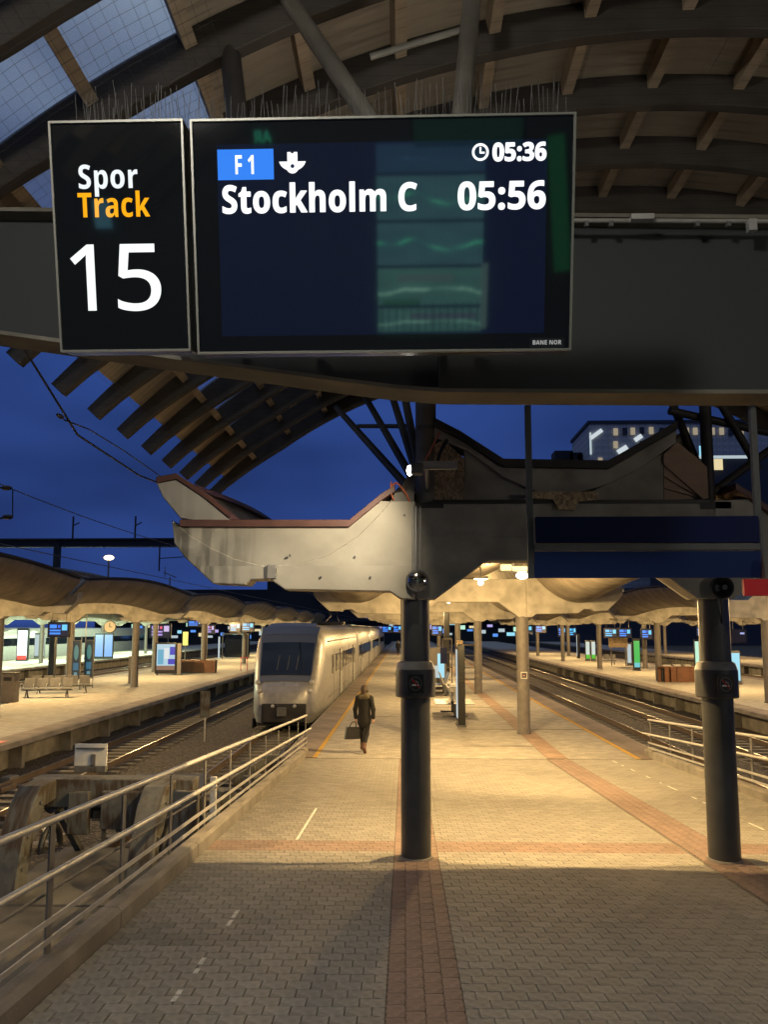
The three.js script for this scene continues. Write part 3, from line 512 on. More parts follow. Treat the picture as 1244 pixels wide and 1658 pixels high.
// ================================================================== STEEL BEAM, DISPLAYS, SIGNS
const ZBM = 5.5;
{
  const t = thing('steel_beam', 'deep dark grey steel girder with a curved end carrying the displays', 'beam');
  const lowPx = [[1500, 641], [1100, 641], [720, 639], [640, 633], [560, 623], [430, 605], [300, 588], [150, 566], [0, 545], [-220, 512]], low = lowPx.map(([x, y]) => P(x, y, ZBM)), hiL = P(-220, 356, ZBM), hiR = P(1500, 374, ZBM);
  part('web', prism([...low, hiL, hiR].reverse(), ZBM - .01, ZBM + .01), M.steelBeam, t);
  const fl = []; for (let i = 0; i < low.length - 1; i++) fl.push(bar(V(low[i][0], low[i][1] - .015, ZBM), V(low[i + 1][0], low[i + 1][1] - .015, ZBM), .3, .03));
  // bar() keeps its width level and across the run: here along the view
  part('bottom_flange', fl, M.flangePaint, t);
  part('top_flange', bar(V(hiL[0], hiL[1] + .015, ZBM), V(hiR[0], hiR[1] + .015, ZBM), .3, .03), M.flangePaint, t);
  for (const px of [712, 1330]) { const a = P(px, 640, ZBM - .08), b = P(px, 372, ZBM - .08); part('stiffener', box(.016, b[1] - a[1] - .04, .14, a[0], (a[1] + b[1]) / 2 + .02, ZBM - .08), M.steelBeam, t); }
  const c = thing('conduit_run', 'thin grey cable conduit with a junction box along the top of the girder', 'conduit');
  const p0 = P(900, 357, 5.3), p1 = P(1400, 359, 5.3); part('pipe', tube(V(p0[0], p0[1], 5.3), V(p1[0], p1[1], 5.3), .017, 10), M.pipe, c); part('junction_box', rbox(.17, .045, .06, ...P(1040, 353, 5.27), 5.27, .006), M.galv, c); part('junction_box', rbox(.06, .09, .06, ...P(1218, 366, 5.27), 5.27, .006), M.galv, c);
  for (const px of [950, 990, 1130, 1180]) part('clip', box(.03, .05, .03, ...P(px, 362, 5.3), 5.3), M.galvDark, c);
}
for (const [x, lab] of [[.1, 'added unseen fill light on top of the girder behind the departure display'], [5.2, 'added unseen fill light on top of the girder beyond the blank navy sign']]) {  // added lights, hidden from view, that brighten the roof underside
  const y = P(700, 373, ZBM)[1] + .06, t = thing('added_uplight', lab, 'lamp', 'added roof fill lights'); part('housing', rbox(.2, .07, .14, x, y, ZBM + .05, .015), M.galvDark, t); part('lens', box(.15, .012, .1, x, y + .04, ZBM + .05), M.glowPale, t);
  const s = new THREE.SpotLight(new THREE.Color().setRGB(1, .93, .82), 6, 0, 1.4, .5); s.position.set(x, y + .06, -ZBM - .05); s.target.position.set(x, y + 4, -ZBM - 1.2); s.castShadow = true; t.add(s); t.add(s.target); s.target.name = 'aim';
}
const TILT = 12.6 * Math.PI / 180, BC = P(622, 385, 3.6), BPOS = V(BC[0], BC[1], 3.6), BN = new THREE.Vector3(0, -Math.sin(TILT), Math.cos(TILT));
const BU = new THREE.Vector3(1, 0, 0), BV = new THREE.Vector3(0, Math.cos(TILT), Math.sin(TILT));
function onBoard(px, py) { const d = ray(px, py), o = new THREE.Vector3(0, CAM_Y, 0), t = BPOS.clone().sub(o).dot(BN) / d.dot(BN), q = o.add(d.multiplyScalar(t)).sub(BPOS); return [q.dot(BU), q.dot(BV)]; }
function board(name, label, category, x0, x1, yT, yB, face, spikes) {
  const [u0, v1] = onBoard(x0, yT), [u1] = onBoard(x1, yT), [, v0] = onBoard(x0, yB), w = u1 - u0, h = v1 - v0, cu = (u0 + u1) / 2, cv = (v0 + v1) / 2;
  const t = new THREE.Group(); t.name = numbered(name); t.userData = { label, category }; scene.add(t);
  t.position.copy(BPOS).addScaledVector(BU, cu).addScaledVector(BV, cv); t.rotation.x = TILT;
  const B = .011, D = .13;
  part('housing', rbox(w - .004, h - .004, D, 0, 0, D / 2 + .012, .006), M.frameBlack, t);
  part('frame', [box(w, B, .03, 0, h / 2 - B / 2, 0), box(w, B, .03, 0, -h / 2 + B / 2, 0), box(B, h - 2 * B, .03, -w / 2 + B / 2, 0, 0), box(B, h - 2 * B, .03, w / 2 - B / 2, 0, 0)], M.boardRim, t);
  const W = w > h ? 1600 : 1000, H = Math.round(W * h / w), em = cvs(W, H, (c) => face(c, (px) => (onBoard(px, 385)[0] - u0) / w * W, (py) => H - (onBoard(622, py)[1] - v0) / h * H, W / w));
  const m = new THREE.MeshPhysicalMaterial({ color: new THREE.Color().setRGB(.006, .007, .008), roughness: .04, emissiveMap: em, emissive: new THREE.Color(1, 1, 1), emissiveIntensity: 1.25, ior: 1.6 });
  const f = part('glass_face', new THREE.PlaneGeometry(w - 2 * B, h - 2 * B).translate(0, 0, .004), m, t, { keepUV: true });
  { const uv = f.geometry.attributes.uv, p = f.geometry.attributes.position; for (let i = 0; i < uv.count; i++) uv.setXY(i, (p.getX(i) + w / 2) / w, (p.getY(i) + h / 2) / h); }
  part('hanger', [box(.06, .06, 1.55, -w * .3, .1, .9), box(.06, .06, 1.55, w * .3, .1, .9)].map((g) => g.rotateX(-TILT)), M.galvDark, t);
  part('spike_strip', box(w * .97, .008, .08, 0, h / 2 + .004, .06), M.galvDark, t);
  for (const px of spikes) {
    const [u] = onBoard(px, 195), hh = rr(.09, .2), lean = rr(-.05, .05), z = rr(.01, .1);
    part('spike', tube(new THREE.Vector3(u - cu, h / 2 + .006, -z), new THREE.Vector3(u - cu + lean * hh * 2.2, h / 2 + hh, -z + rr(-.03, .03)), .0015, 5), M.galvDark, t);
  }
  return t;
}
function fit(c, s, x0, x1, yBase, font, size, stroke = 0) { c.font = font.replace('@', size); const w = c.measureText(s).width; c.save(); c.translate(x0, yBase); c.scale((x1 - x0) / w, 1); c.textAlign = 'left'; c.textBaseline = 'alphabetic'; c.fillText(s, 0, 0); if (stroke) { c.lineWidth = stroke; c.strokeText(s, 0, 0); } c.restore(); }
const SP1 = [], SP2 = []; for (let x = 122; x < 296; x += rr(3, 6)) SP1.push(x); for (let x = 308; x < 930; x += rr(4, 10)) SP2.push(x);
board('track_sign', 'narrow black lit track sign reading Spor Track 15', 'track sign', 79, 297, 198, 571, (c, X, Y, k) => {
  c.fillStyle = '#010204'; c.fillRect(0, 0, 9999, 9999);
  c.fillStyle = '#dfe6ea'; fit(c, 'Spor', X(130), X(228), Y(298), 'bold @px sans-serif', (Y(298) - Y(259)) * 1.40);
  c.fillStyle = '#f2a40c'; fit(c, 'Track', X(128), X(245), Y(345), 'bold @px sans-serif', (Y(345) - Y(305)) * 1.40);
  c.fillStyle = '#eef3f2'; c.strokeStyle = '#eef3f2'; fit(c, '1', X(100), X(180), Y(497), '@px sans-serif', (Y(497) - Y(387)) * 1.36, 7); fit(c, '5', X(177), X(266), Y(497), '@px sans-serif', (Y(497) - Y(387)) * 1.36, 7);
  
}, SP1);
board('departure_display', 'wide black departure display reading Stockholm C 05:56', 'display', 308, 933, 195, 574, (c, X, Y, k) => {
  c.fillStyle = '#000104'; c.fillRect(0, 0, 9999, 9999);
  c.fillStyle = '#030a1e'; c.fillRect(X(355), Y(230), X(884) - X(355), Y(542) - Y(230));
  c.fillStyle = '#2f78e0'; c.fillRect(X(356), Y(238), X(446) - X(356), Y(288) - Y(238));
  c.fillStyle = '#fff'; fit(c, 'F 1', X(382), X(418), Y(279), 'bold @px sans-serif', (Y(279) - Y(248)) * 1.40);
  c.strokeStyle = '#fff'; c.lineJoin = 'round'; fit(c, 'Stockholm C', X(360), X(677), Y(342), 'bold @px sans-serif', (Y(343) - Y(297)) * 1.36, 4);
  fit(c, '05:56', X(740), X(884), Y(342), 'bold @px sans-serif', (Y(342) - Y(297)) * 1.38, 4);
  fit(c, '05:36', X(796), X(883), Y(264), 'bold @px sans-serif', (Y(264) - Y(235)) * 1.36, 5);
  // clock symbol
  c.strokeStyle = '#fff'; c.lineWidth = X(4) - X(0); c.beginPath(); c.arc(X(777), Y(249.5), X(788.5) - X(777), 0, 7); c.stroke(); c.lineWidth = X(3) - X(0); c.beginPath(); c.moveTo(X(777), Y(241)); c.lineTo(X(777), Y(250.5)); c.lineTo(X(784), Y(250.5)); c.stroke();
  // winged wheel
  const cx = X(476), cy = Y(268), s = X(1) - X(0); c.fillStyle = '#fff'; c.beginPath(); c.arc(cx, cy, 10 * s, 0, 7); c.fill(); c.beginPath(); c.moveTo(cx - 21 * s, cy - 8 * s); c.lineTo(cx + 21 * s, cy - 8 * s); c.quadraticCurveTo(cx + 18 * s, cy + 3 * s, cx + 4 * s, cy + 6 * s); c.lineTo(cx - 4 * s, cy + 6 * s); c.quadraticCurveTo(cx - 18 * s, cy + 3 * s, cx - 21 * s, cy - 8 * s); c.fill(); c.fillRect(cx - 8 * s, cy - 22 * s, 6 * s, 14 * s); c.fillRect(cx + 2 * s, cy - 22 * s, 6 * s, 14 * s); c.fillRect(cx - 3 * s, cy - 20 * s, 6 * s, 12 * s); c.fillStyle = '#1a2440'; c.beginPath(); c.arc(cx, cy - 1 * s, 3 * s, 0, 7); c.fill();
  // maker's plate
  c.fillStyle = '#0b0d0f'; c.fillRect(X(861), Y(550), X(917) - X(861), Y(566) - Y(550)); c.fillStyle = '#9a9a98'; fit(c, 'BANE NOR', X(865), X(913), Y(561), 'bold @px sans-serif', (Y(561) - Y(554)) * 1.4);
}, SP2);
{ // blank blue hanging sign
  const z = 5.52, t = thing('hanging_sign', 'blank two-panel navy blue sign hanging on two grey posts under the girder', 'sign');
  const rect = (x0, x1, y0, y1) => { const a = P(x0, y1, z), b = P(x1, y0, z); return [b[0] - a[0], b[1] - a[1], (a[0] + b[0]) / 2, (a[1] + b[1]) / 2]; };
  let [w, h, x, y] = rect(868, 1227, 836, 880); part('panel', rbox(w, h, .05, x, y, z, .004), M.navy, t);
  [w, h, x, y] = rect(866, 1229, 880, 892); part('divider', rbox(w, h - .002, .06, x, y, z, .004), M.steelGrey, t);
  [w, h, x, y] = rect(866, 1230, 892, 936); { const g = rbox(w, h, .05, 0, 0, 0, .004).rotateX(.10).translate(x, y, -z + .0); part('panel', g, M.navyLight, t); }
  for (const px of [863, 1222]) { const a = P(px, 936, z), b = P(px, 655, z); part('post', rbox(.045, b[1] - a[1], .045, (a[0] + b[0]) / 2 - (px < 900 ? .02 : -.03), (a[1] + b[1]) / 2, z + .03, .004), M.steelGrey, t); }
  const r = thing('red_sign', 'red sign board hanging beside the blank navy sign', 'sign'); [w, h, x, y] = rect(1195, 1330, 939, 966);
  part('panel', rbox(w, h, .04, x, y, z - .1, .004), M.signRed, r); [w, h, x, y] = rect(1239, 1330, 905, 936); part('panel', rbox(w, h, .04, x, y, z - .1, .004), M.signRed, r); part('hanger', box(.03, .6, .03, x, y + .38, z - .1), M.steelGrey, r);
}
// floodlights by the pale crosshead
{
  const t = thing('floodlight', 'bright floodlight on a short bar across the brown post, lighting the pale crosshead', 'floodlight');
  const z = ZF - 1.3, a = P(700, 755, z), b = P(741, 755, z), [lx, ly] = P(665, 762, z);
  part('bar', rbox(P(741, 755, z)[0] - P(676, 755, z)[0], .085, .07, (P(676, 755, z)[0] + b[0]) / 2, b[1] + .01, z, .012), M.galv, t);
  part('bar_strip', box(b[0] - P(676, 755, z)[0] - .01, .025, .02, (P(676, 755, z)[0] + b[0]) / 2, b[1] - .025, z - .035), M.pipe, t);
  part('hood', rbox(.13, .12, .12, lx + .065, ly + .015, z, .02), M.galvDark, t); part('stand_off', tube(V(P(692, 755, z)[0], b[1] + .01, z), V(P(692, 755, ZC)[0], b[1] + .01, ZC - .1), .025), M.galvDark, t);
  part('lens', new THREE.SphereGeometry(.055, 16, 12).scale(.55, 1, 1).translate(lx - .01, ly, -z), M.glowFlood, t);
  const s = new THREE.SpotLight(FLOOD, 21, 0, 1.15, .8); s.position.set(lx - .05, ly - .01, -z); s.target.position.set(-2.4, 3.7, -ZF - .3); s.castShadow = true; t.add(s); s.target.name = 'aim'; t.add(s.target);
}
{
  const z = 12.6, [x, y] = P(846, 931, z), t = thing('floodlight', 'warm floodlight hanging under the canopy beyond the blue sign', 'floodlight');
  part('hood', [rbox(.34, .09, .26, x - .02, y + .10, z, .02), rbox(.2, .12, .2, x - .28, y + .12, z, .02)], M.galv, t); part('bracket', tube(V(x - .15, y + .1, z), V(x - .15, 4.75, z), .02), M.galvDark, t);
  part('lens', new THREE.SphereGeometry(.09, 14, 10).scale(1.2, .7, 1).translate(x, y - .01, -z), M.glowWarm, t);
  const s = new THREE.SpotLight(WARM, 105, 0, .95, .6); s.position.set(x, y - .09, -z - .02); s.target.position.set(x + 1.2, 0, -z - 5); s.castShadow = true; t.add(s); t.add(s.target); s.target.name = 'aim';
}
// ================================================================== LAMPS
const ORD = ['first', 'second', 'third', 'fourth', 'fifth', 'sixth', 'seventh'];
function canopyLamp(x, y, zf, power, label, group, color = WARM, lens = M.glowWarm, drop = .5, soft = .8) {
  const t = thing('canopy_lamp', label, 'lamp', group);
  part('hood', rbox(.36, .07, .24, x, y + .115, zf, .02), M.galvDark, t); part('stem', tube(V(x, y + .14, zf), V(x, y + .14 + drop, zf), .015), M.galvDark, t);
  lampIn(t, x, y, zf, color, power, lens, .075, soft); return t;
}
canopyLamp(.24, 4.92, ZC + .39, 112, 'lamp under the ridge behind the crosshead of the red strip column', 'lamps behind the first crosshead', WARM, M.glowWarm, .3);
canopyLamp(3.6, 4.92, ZC + .39, 112, 'lamp under the ridge behind the crosshead above the blue sign column', 'lamps behind the first crosshead', WARM, M.glowWarm, .3);
for (let k = 0; k < 6; k++) canopyLamp(1.92, 4.3, ZC + 9.6 + k * BAY * .98, 155, ORD[k] + ' canopy lamp under the middle trough above the paved platform, counted from the displays', 'lamps above the paved platform', WARM, M.glowWarm, .5, 8);
for (let k = 0; k < 6; k++) canopyLamp(-16.5, 4.3, 19.5 + k * BAY, 210, ORD[k] + ' canopy lamp above the clock platform, counted from the buffer stop', 'lamps above the clock platform');
for (let k = 0; k < 5; k++) canopyLamp(17.4, 4.3, 39.4 + k * BAY, 190, ORD[k] + ' canopy lamp among the bays above the kiosk platform', 'lamps above the kiosk platform');
canopyLamp(17.4, 4.3, 27, 120, 'canopy lamp before the first bay of the kiosk platform', 'lamps above the kiosk platform');
for (let k = 0; k < 5; k++) canopyLamp(-34, 4.3, 44 + k * BAY, 560, ORD[k] + ' greenish tube lamp above the far greenish platform', 'lamps above the greenish platform', COOL, M.glowMint);
for (let k = 0; k < 4; k++) canopyLamp(34, 4.3, 47 + k * BAY, 150, ORD[k] + ' canopy lamp above the outermost platform beyond the kiosk', 'lamps above the outermost platform');

// ================================================================== BEHIND THE CAMERA: the concourse that the displays mirror
{
  const zf = -9, hit = (px, py) => { const d = ray(px, py), [u, v] = onBoard(px, py), q = BPOS.clone().addScaledVector(BU, u).addScaledVector(BV, v), r = d.clone().sub(BN.clone().multiplyScalar(2 * d.dot(BN))).normalize(), t = (-zf - q.z) / r.z; return q.addScaledVector(r, t); };
  const b = thing('concourse_building', 'dark concourse front with a lit glass stair behind the photographer', 'building');
  part('wall', [box(40, 14, .3, 3, 7.9, zf - .6)], M.steelGrey, b); part('floor', box(40, .3, 8, 3, .95, zf + 4.2), M.slab, b);
  const A = hit(612, 540), B = hit(780, 540), C = hit(612, 228), w = B.x - A.x, h = Math.abs(C.y - A.y), y0 = Math.min(A.y, C.y), x0 = Math.min(A.x, B.x);
  const wavy = (sd, c0, c1, hiC) => { const t = tex(256, 128, (u, v) => { const a = fbm(u * 3, v * 3, 3, sd, 4), h = clamp(1 - Math.abs(v - .45 - .5 * (fbm(u * 3, .5, 3, sd + 7, 3) - .5)) * 14) * clamp(fbm(u * 7, v * 2, 7, sd + 3, 3) * 2.4 - .8), m = Math.floor(u * 44) % 2 ? .86 : 1; return [0, 1, 2].map((i) => (lerp(c0[i], c1[i], a) + h * hiC[i]) * m); }); return new THREE.MeshStandardMaterial({ color: 0x050505, emissive: new THREE.Color(1, 1, 1), emissiveIntensity: 4.4, emissiveMap: t }); };  // wavy glints and brighter patches are painted into the pane glow
  const stairGlow = [wavy(101, [.30, .50, .42], [.42, .66, .56], [.5, .6, .5]), wavy(111, [.28, .46, .44], [.36, .56, .54], [.1, .5, .25]), wavy(121, [.2, .32, .38], [.26, .4, .46], [.1, .15, .2])];
  const rows = [[0, .14, 0], [.15, .36, 0], [.37, .6, 1], [.61, .84, 1], [.85, 1, 2]];
  const yAt = (k) => y0 + h * k;
  for (const [a, c, i] of rows) { const g = new THREE.PlaneGeometry(Math.abs(w), h * (c - a) - .03).rotateY(Math.PI).translate(x0 + Math.abs(w) / 2, yAt((a + c) / 2), -zf - .02 + .3); part('glass_pane', g, stairGlow[i], b, { keepUV: true }); }
  for (const [px, py, pw, ph, m] of [[690, 450, 90, 10, 'glowMint'], [650, 490, 60, 9, 'glowGreen'], [720, 512, 110, 8, 'glowPale'], [786, 480, 10, 100, 'glowMint']]) { const p = hit(px, py), s = Math.abs(w) / 168; part('stair_light', box(pw * s, ph * s, .03, p.x, p.y, zf - .25), M[m], b); }
  for (let i = 0; i < 14; i++) part('baluster', box(.02, h * .2, .02, x0 + Math.abs(w) * (i + .5) / 14, yAt(.07), zf - .24), M.black, b);
  const gp = hit(910, 330), gq = hit(760, 210); part('green_panel', box(.35, 2.6, .03, gp.x, gp.y, zf - .25, 0, 0, .12), glow('greenDim', [.02, .35, .12], 1), b); part('green_panel', box(2.2, .5, .03, gq.x, gq.y, zf - .27), glow('greenDim2', [.015, .14, .08], 1), b);
  const rp = hit(158, 345), lp = hit(150, 250); part('poster', box(.35, .55, .03, rp.x, rp.y, zf - .25), glow('posterGlow', [.3, .9, 1.2], 1), b);
  const font = await new FontLoader().loadAsync('fonts/droid/droid_sans_regular.typeface.json');
  const p = hit(429, 226), s = .21, tg = new TextGeometry('AR', { font, size: s, depth: .02 }); tg.computeBoundingBox(); tg.translate(-tg.boundingBox.max.x / 2, -s / 2, 0); tg.rotateY(Math.PI); tg.translate(p.x, p.y, -zf - .25);
  part('lettering', tg, glow('letterGreen', [.15, 2.6, 1.5], 1), b);
  for (const [x, i, y, drop] of [[-2.2, 0, 7.0, .6], [9.6, 1, 5.0, 2.4]]) canopyLamp(x, y, -1.0, i ? 27 : 66, i ? 'added unseen fill lamp behind the photographer, on the red sign side' : 'added unseen fill lamp behind the photographer, on the track sign side', 'added fill lamps', new THREE.Color().setRGB(1, .93, .80), M.glowWarm, drop, 16);  // added out-of-view fill lamps for the near floor and the crosshead
}

// ================================================================== RAILINGS
function railing(x, zs, z1, out, label) { // out: the side away from the ramp
  const t = thing('railing', label, 'railing', 'ramp railings');
  const line = (dx, h0, h1, r) => { const a = V(x + dx, floorY(zs) + h0, zs), b = V(x + dx, floorY(z1) + h1, z1); return [a, b, r]; };
  const top = line(out * .08, 1.13, .86), mid = line(-out * .03, .80, .52), lo1 = line(out * .05, .40, .30), lo2 = line(out * .05, .26, .18);
  part('top_rail', tube(top[0], top[1], .029, 12), M.galv, t); part('handrail', tube(mid[0], mid[1], .026, 12), M.galv, t);
  part('lower_rail', bar(lo1[0], lo1[1], .012, .04), M.galv, t); part('lower_rail', bar(lo2[0], lo2[1], .012, .04), M.galv, t); part('back_rail', tube(V(x + out * .12, floorY(zs) + .58, zs), V(x + out * .12, floorY(z1) + .42, z1), .012, 8), M.galvDark, t);
  const n = Math.round((z1 - zs) / 1.45);
  for (let i = 0; i <= n; i++) {
    const k = i / n, z = lerp(zs + .15, z1 - .15, k), y = floorY(z), hT = lerp(1.13, .86, k) - .02, p = part('post', bar(V(x + out * .08, y + .02, z), V(x + out * .08, y + hT, z + .001), .014, .08).rotateY(0), M.galvDark, t);
    part('bracket', tube(V(x + out * .08, y + lerp(.80, .52, k) - .07, z), V(x - out * .03, y + lerp(.80, .52, k) - .02, z), .008, 6), M.galv, p);
  }
  return t;
}
railing(-2.53, 2.6, 19.9, -1, 'grey tube railing along the ramp edge beside the buffer stop');
railing(6.08, 8.0, 19.2, 1, 'grey tube railing along the ramp edge behind the column under the blue sign');

// ================================================================== BUFFER STOP
{
  const t = thing('buffer_stop', 'weathered grey buffer stop with curved side frames at the end of the train track', 'buffer stop');
  const z = 11.2, xc = -4.55, y = -.55;
  const frame = (dx, m) => { // curved side frame, in z,y, extruded across
    const s = new THREE.Shape(); s.moveTo(-.9, 0); s.lineTo(-.62, 0); s.quadraticCurveTo(-.55, .75, -.15, 1.12); s.lineTo(.5, 1.18); s.lineTo(.5, 1.42); s.lineTo(-.25, 1.40); s.quadraticCurveTo(-.75, 1.1, -.9, 0);
    const g = new THREE.ExtrudeGeometry(s, { depth: .32, bevelEnabled: true, bevelSize: .015, bevelThickness: .015, bevelSegments: 1 }); g.rotateY(Math.PI / 2); g.translate(xc + dx - .16, y, -z); return part('side_frame', g, m, t);
  };
  frame(-.92, M.bufferGrey); frame(.92, M.bufferGrey); for (const dx of [-.92, .92]) for (const [dz, dy] of [[.3, 1.3], [.45, 1.3], [-.3, 1.2], [-.62, .8], [-.74, .4]]) part('bolt', tube(V(xc + dx + .17, y + dy, z + dz), V(xc + dx + .2, y + dy, z + dz), .025, 6), M.galvDark, t);
  part('cross_beam', rbox(2.5, .42, .35, xc + .1, y + 1.22, z + .35, .02), M.bufferGrey, t); part('cross_panel', rbox(1.1, .55, .12, xc + .55, y + 1.0, z + .1, .02), M.bufferGrey, t); part('end_panel', rbox(.32, .62, .1, xc - .35, y + .95, z + .12, .02), M.bufferGrey, t);
  part('box_housing', rbox(.75, .5, .5, xc - .1, y + 1.05, z + .6, .03), M.bufferGrey, t);
  for (const dx of [-.87, .87]) { part('buffer', [tube(V(xc + dx, y + 1.0, z + .3), V(xc + dx, y + 1.0, z + .95), .11, 16), tube(V(xc + dx, y + 1.0, z + .95), V(xc + dx, y + 1.0, z + 1.0), .24, 24)], M.steelGrey, t); part('wheel_arc', new THREE.TorusGeometry(.3, .045, 8, 20, Math.PI).rotateY(Math.PI / 2).translate(xc + dx + .28, y + .55, -z + .25), M.black, t); }
  part('brace', [bar(V(xc - .9, y, z + 1.5), V(xc - .9, y + 1.0, z + .5), .1, .1), bar(V(xc + .9, y, z + 1.5), V(xc + .9, y + 1.0, z + .5), .1, .1)], M.steelGrey, t);
  part('base_plate', [rbox(2.4, .1, 2.6, xc, y - .02, z + .3, .02)], M.slab, t);
  const s = thing('buffer_sign', 'square white board with a grey notch on top of the buffer stop', 'sign'), [sx, sy] = P(147, 1222, 11.4);
  part('board', rbox(.5, .33, .03, sx, sy + .0, 11.4, .006), M.signWhite, s); part('post_plate', [rbox(.07, .17, .02, sx + .05, sy - .07, 11.37, .01), box(.44, .02, .02, sx, sy + .1, 11.37)], M.galvDark, s); part('foot', rbox(.48, .1, .1, sx, sy - .21, 11.42, .01), M.bufferGrey, s);
  const c = thing('cover_plate', 'sloping grey steel cover lying behind the buffer stop beside the railing', 'cover'); part('sheet', box(1.5, .04, 2.2, -4.7, .02, 14.2, .16), M.steelGrey, c); for (const [dx, dz] of [[-.6, -.9], [.6, -.9], [-.6, .9], [.6, .9]]) part('leg', box(.06, .85, .06, -4.7 + dx, -.44, 14.2 + dz), M.steelGrey, c);
  for (const [px, py, zz, w, h, m] of [[300, 1320, 9.6, .34, .62, M.bufferGrey], [345, 1290, 11.5, .1, .6, M.whitePaint]]) { const [x, yy] = P(px, py, zz); solo('marker_post', rbox(w, h + .6, .08, x, yy - .3, zz, .02), m, w > .2 ? 'broad pale upright plate standing beside the ramp kerb' : 'slim white marker post standing beside the ramp kerb', 'post'); }
  for (let k = 0; k < 9; k++) solo('trackside_box', rbox(rr(.25, .6), rr(.2, .5), rr(.2, .5), rr(-4.2, -3.1), -.45, 13.2 + k * .9, .02, rr(0, 1)), k % 2 ? M.bufferGrey : M.bufferGrey, (k % 2 ? 'small weathered grey box' : 'small dark weathered box') + ' on the ground between railing and track', 'box', 'boxes beside the ramp railing');
}
{ // signal plate between the tracks
  const t = thing('track_marker', 'tall grey marker plate on a thin post between the two left tracks', 'sign'), [x, zf] = G(331, 1200, -.9);
  part('post', tube(V(x, -.92, zf), V(x, .75, zf), .03), M.galv, t); part('plate', rbox(.36, .95, .03, x, .42, zf - .05, .01), M.bufferGrey, t);
}

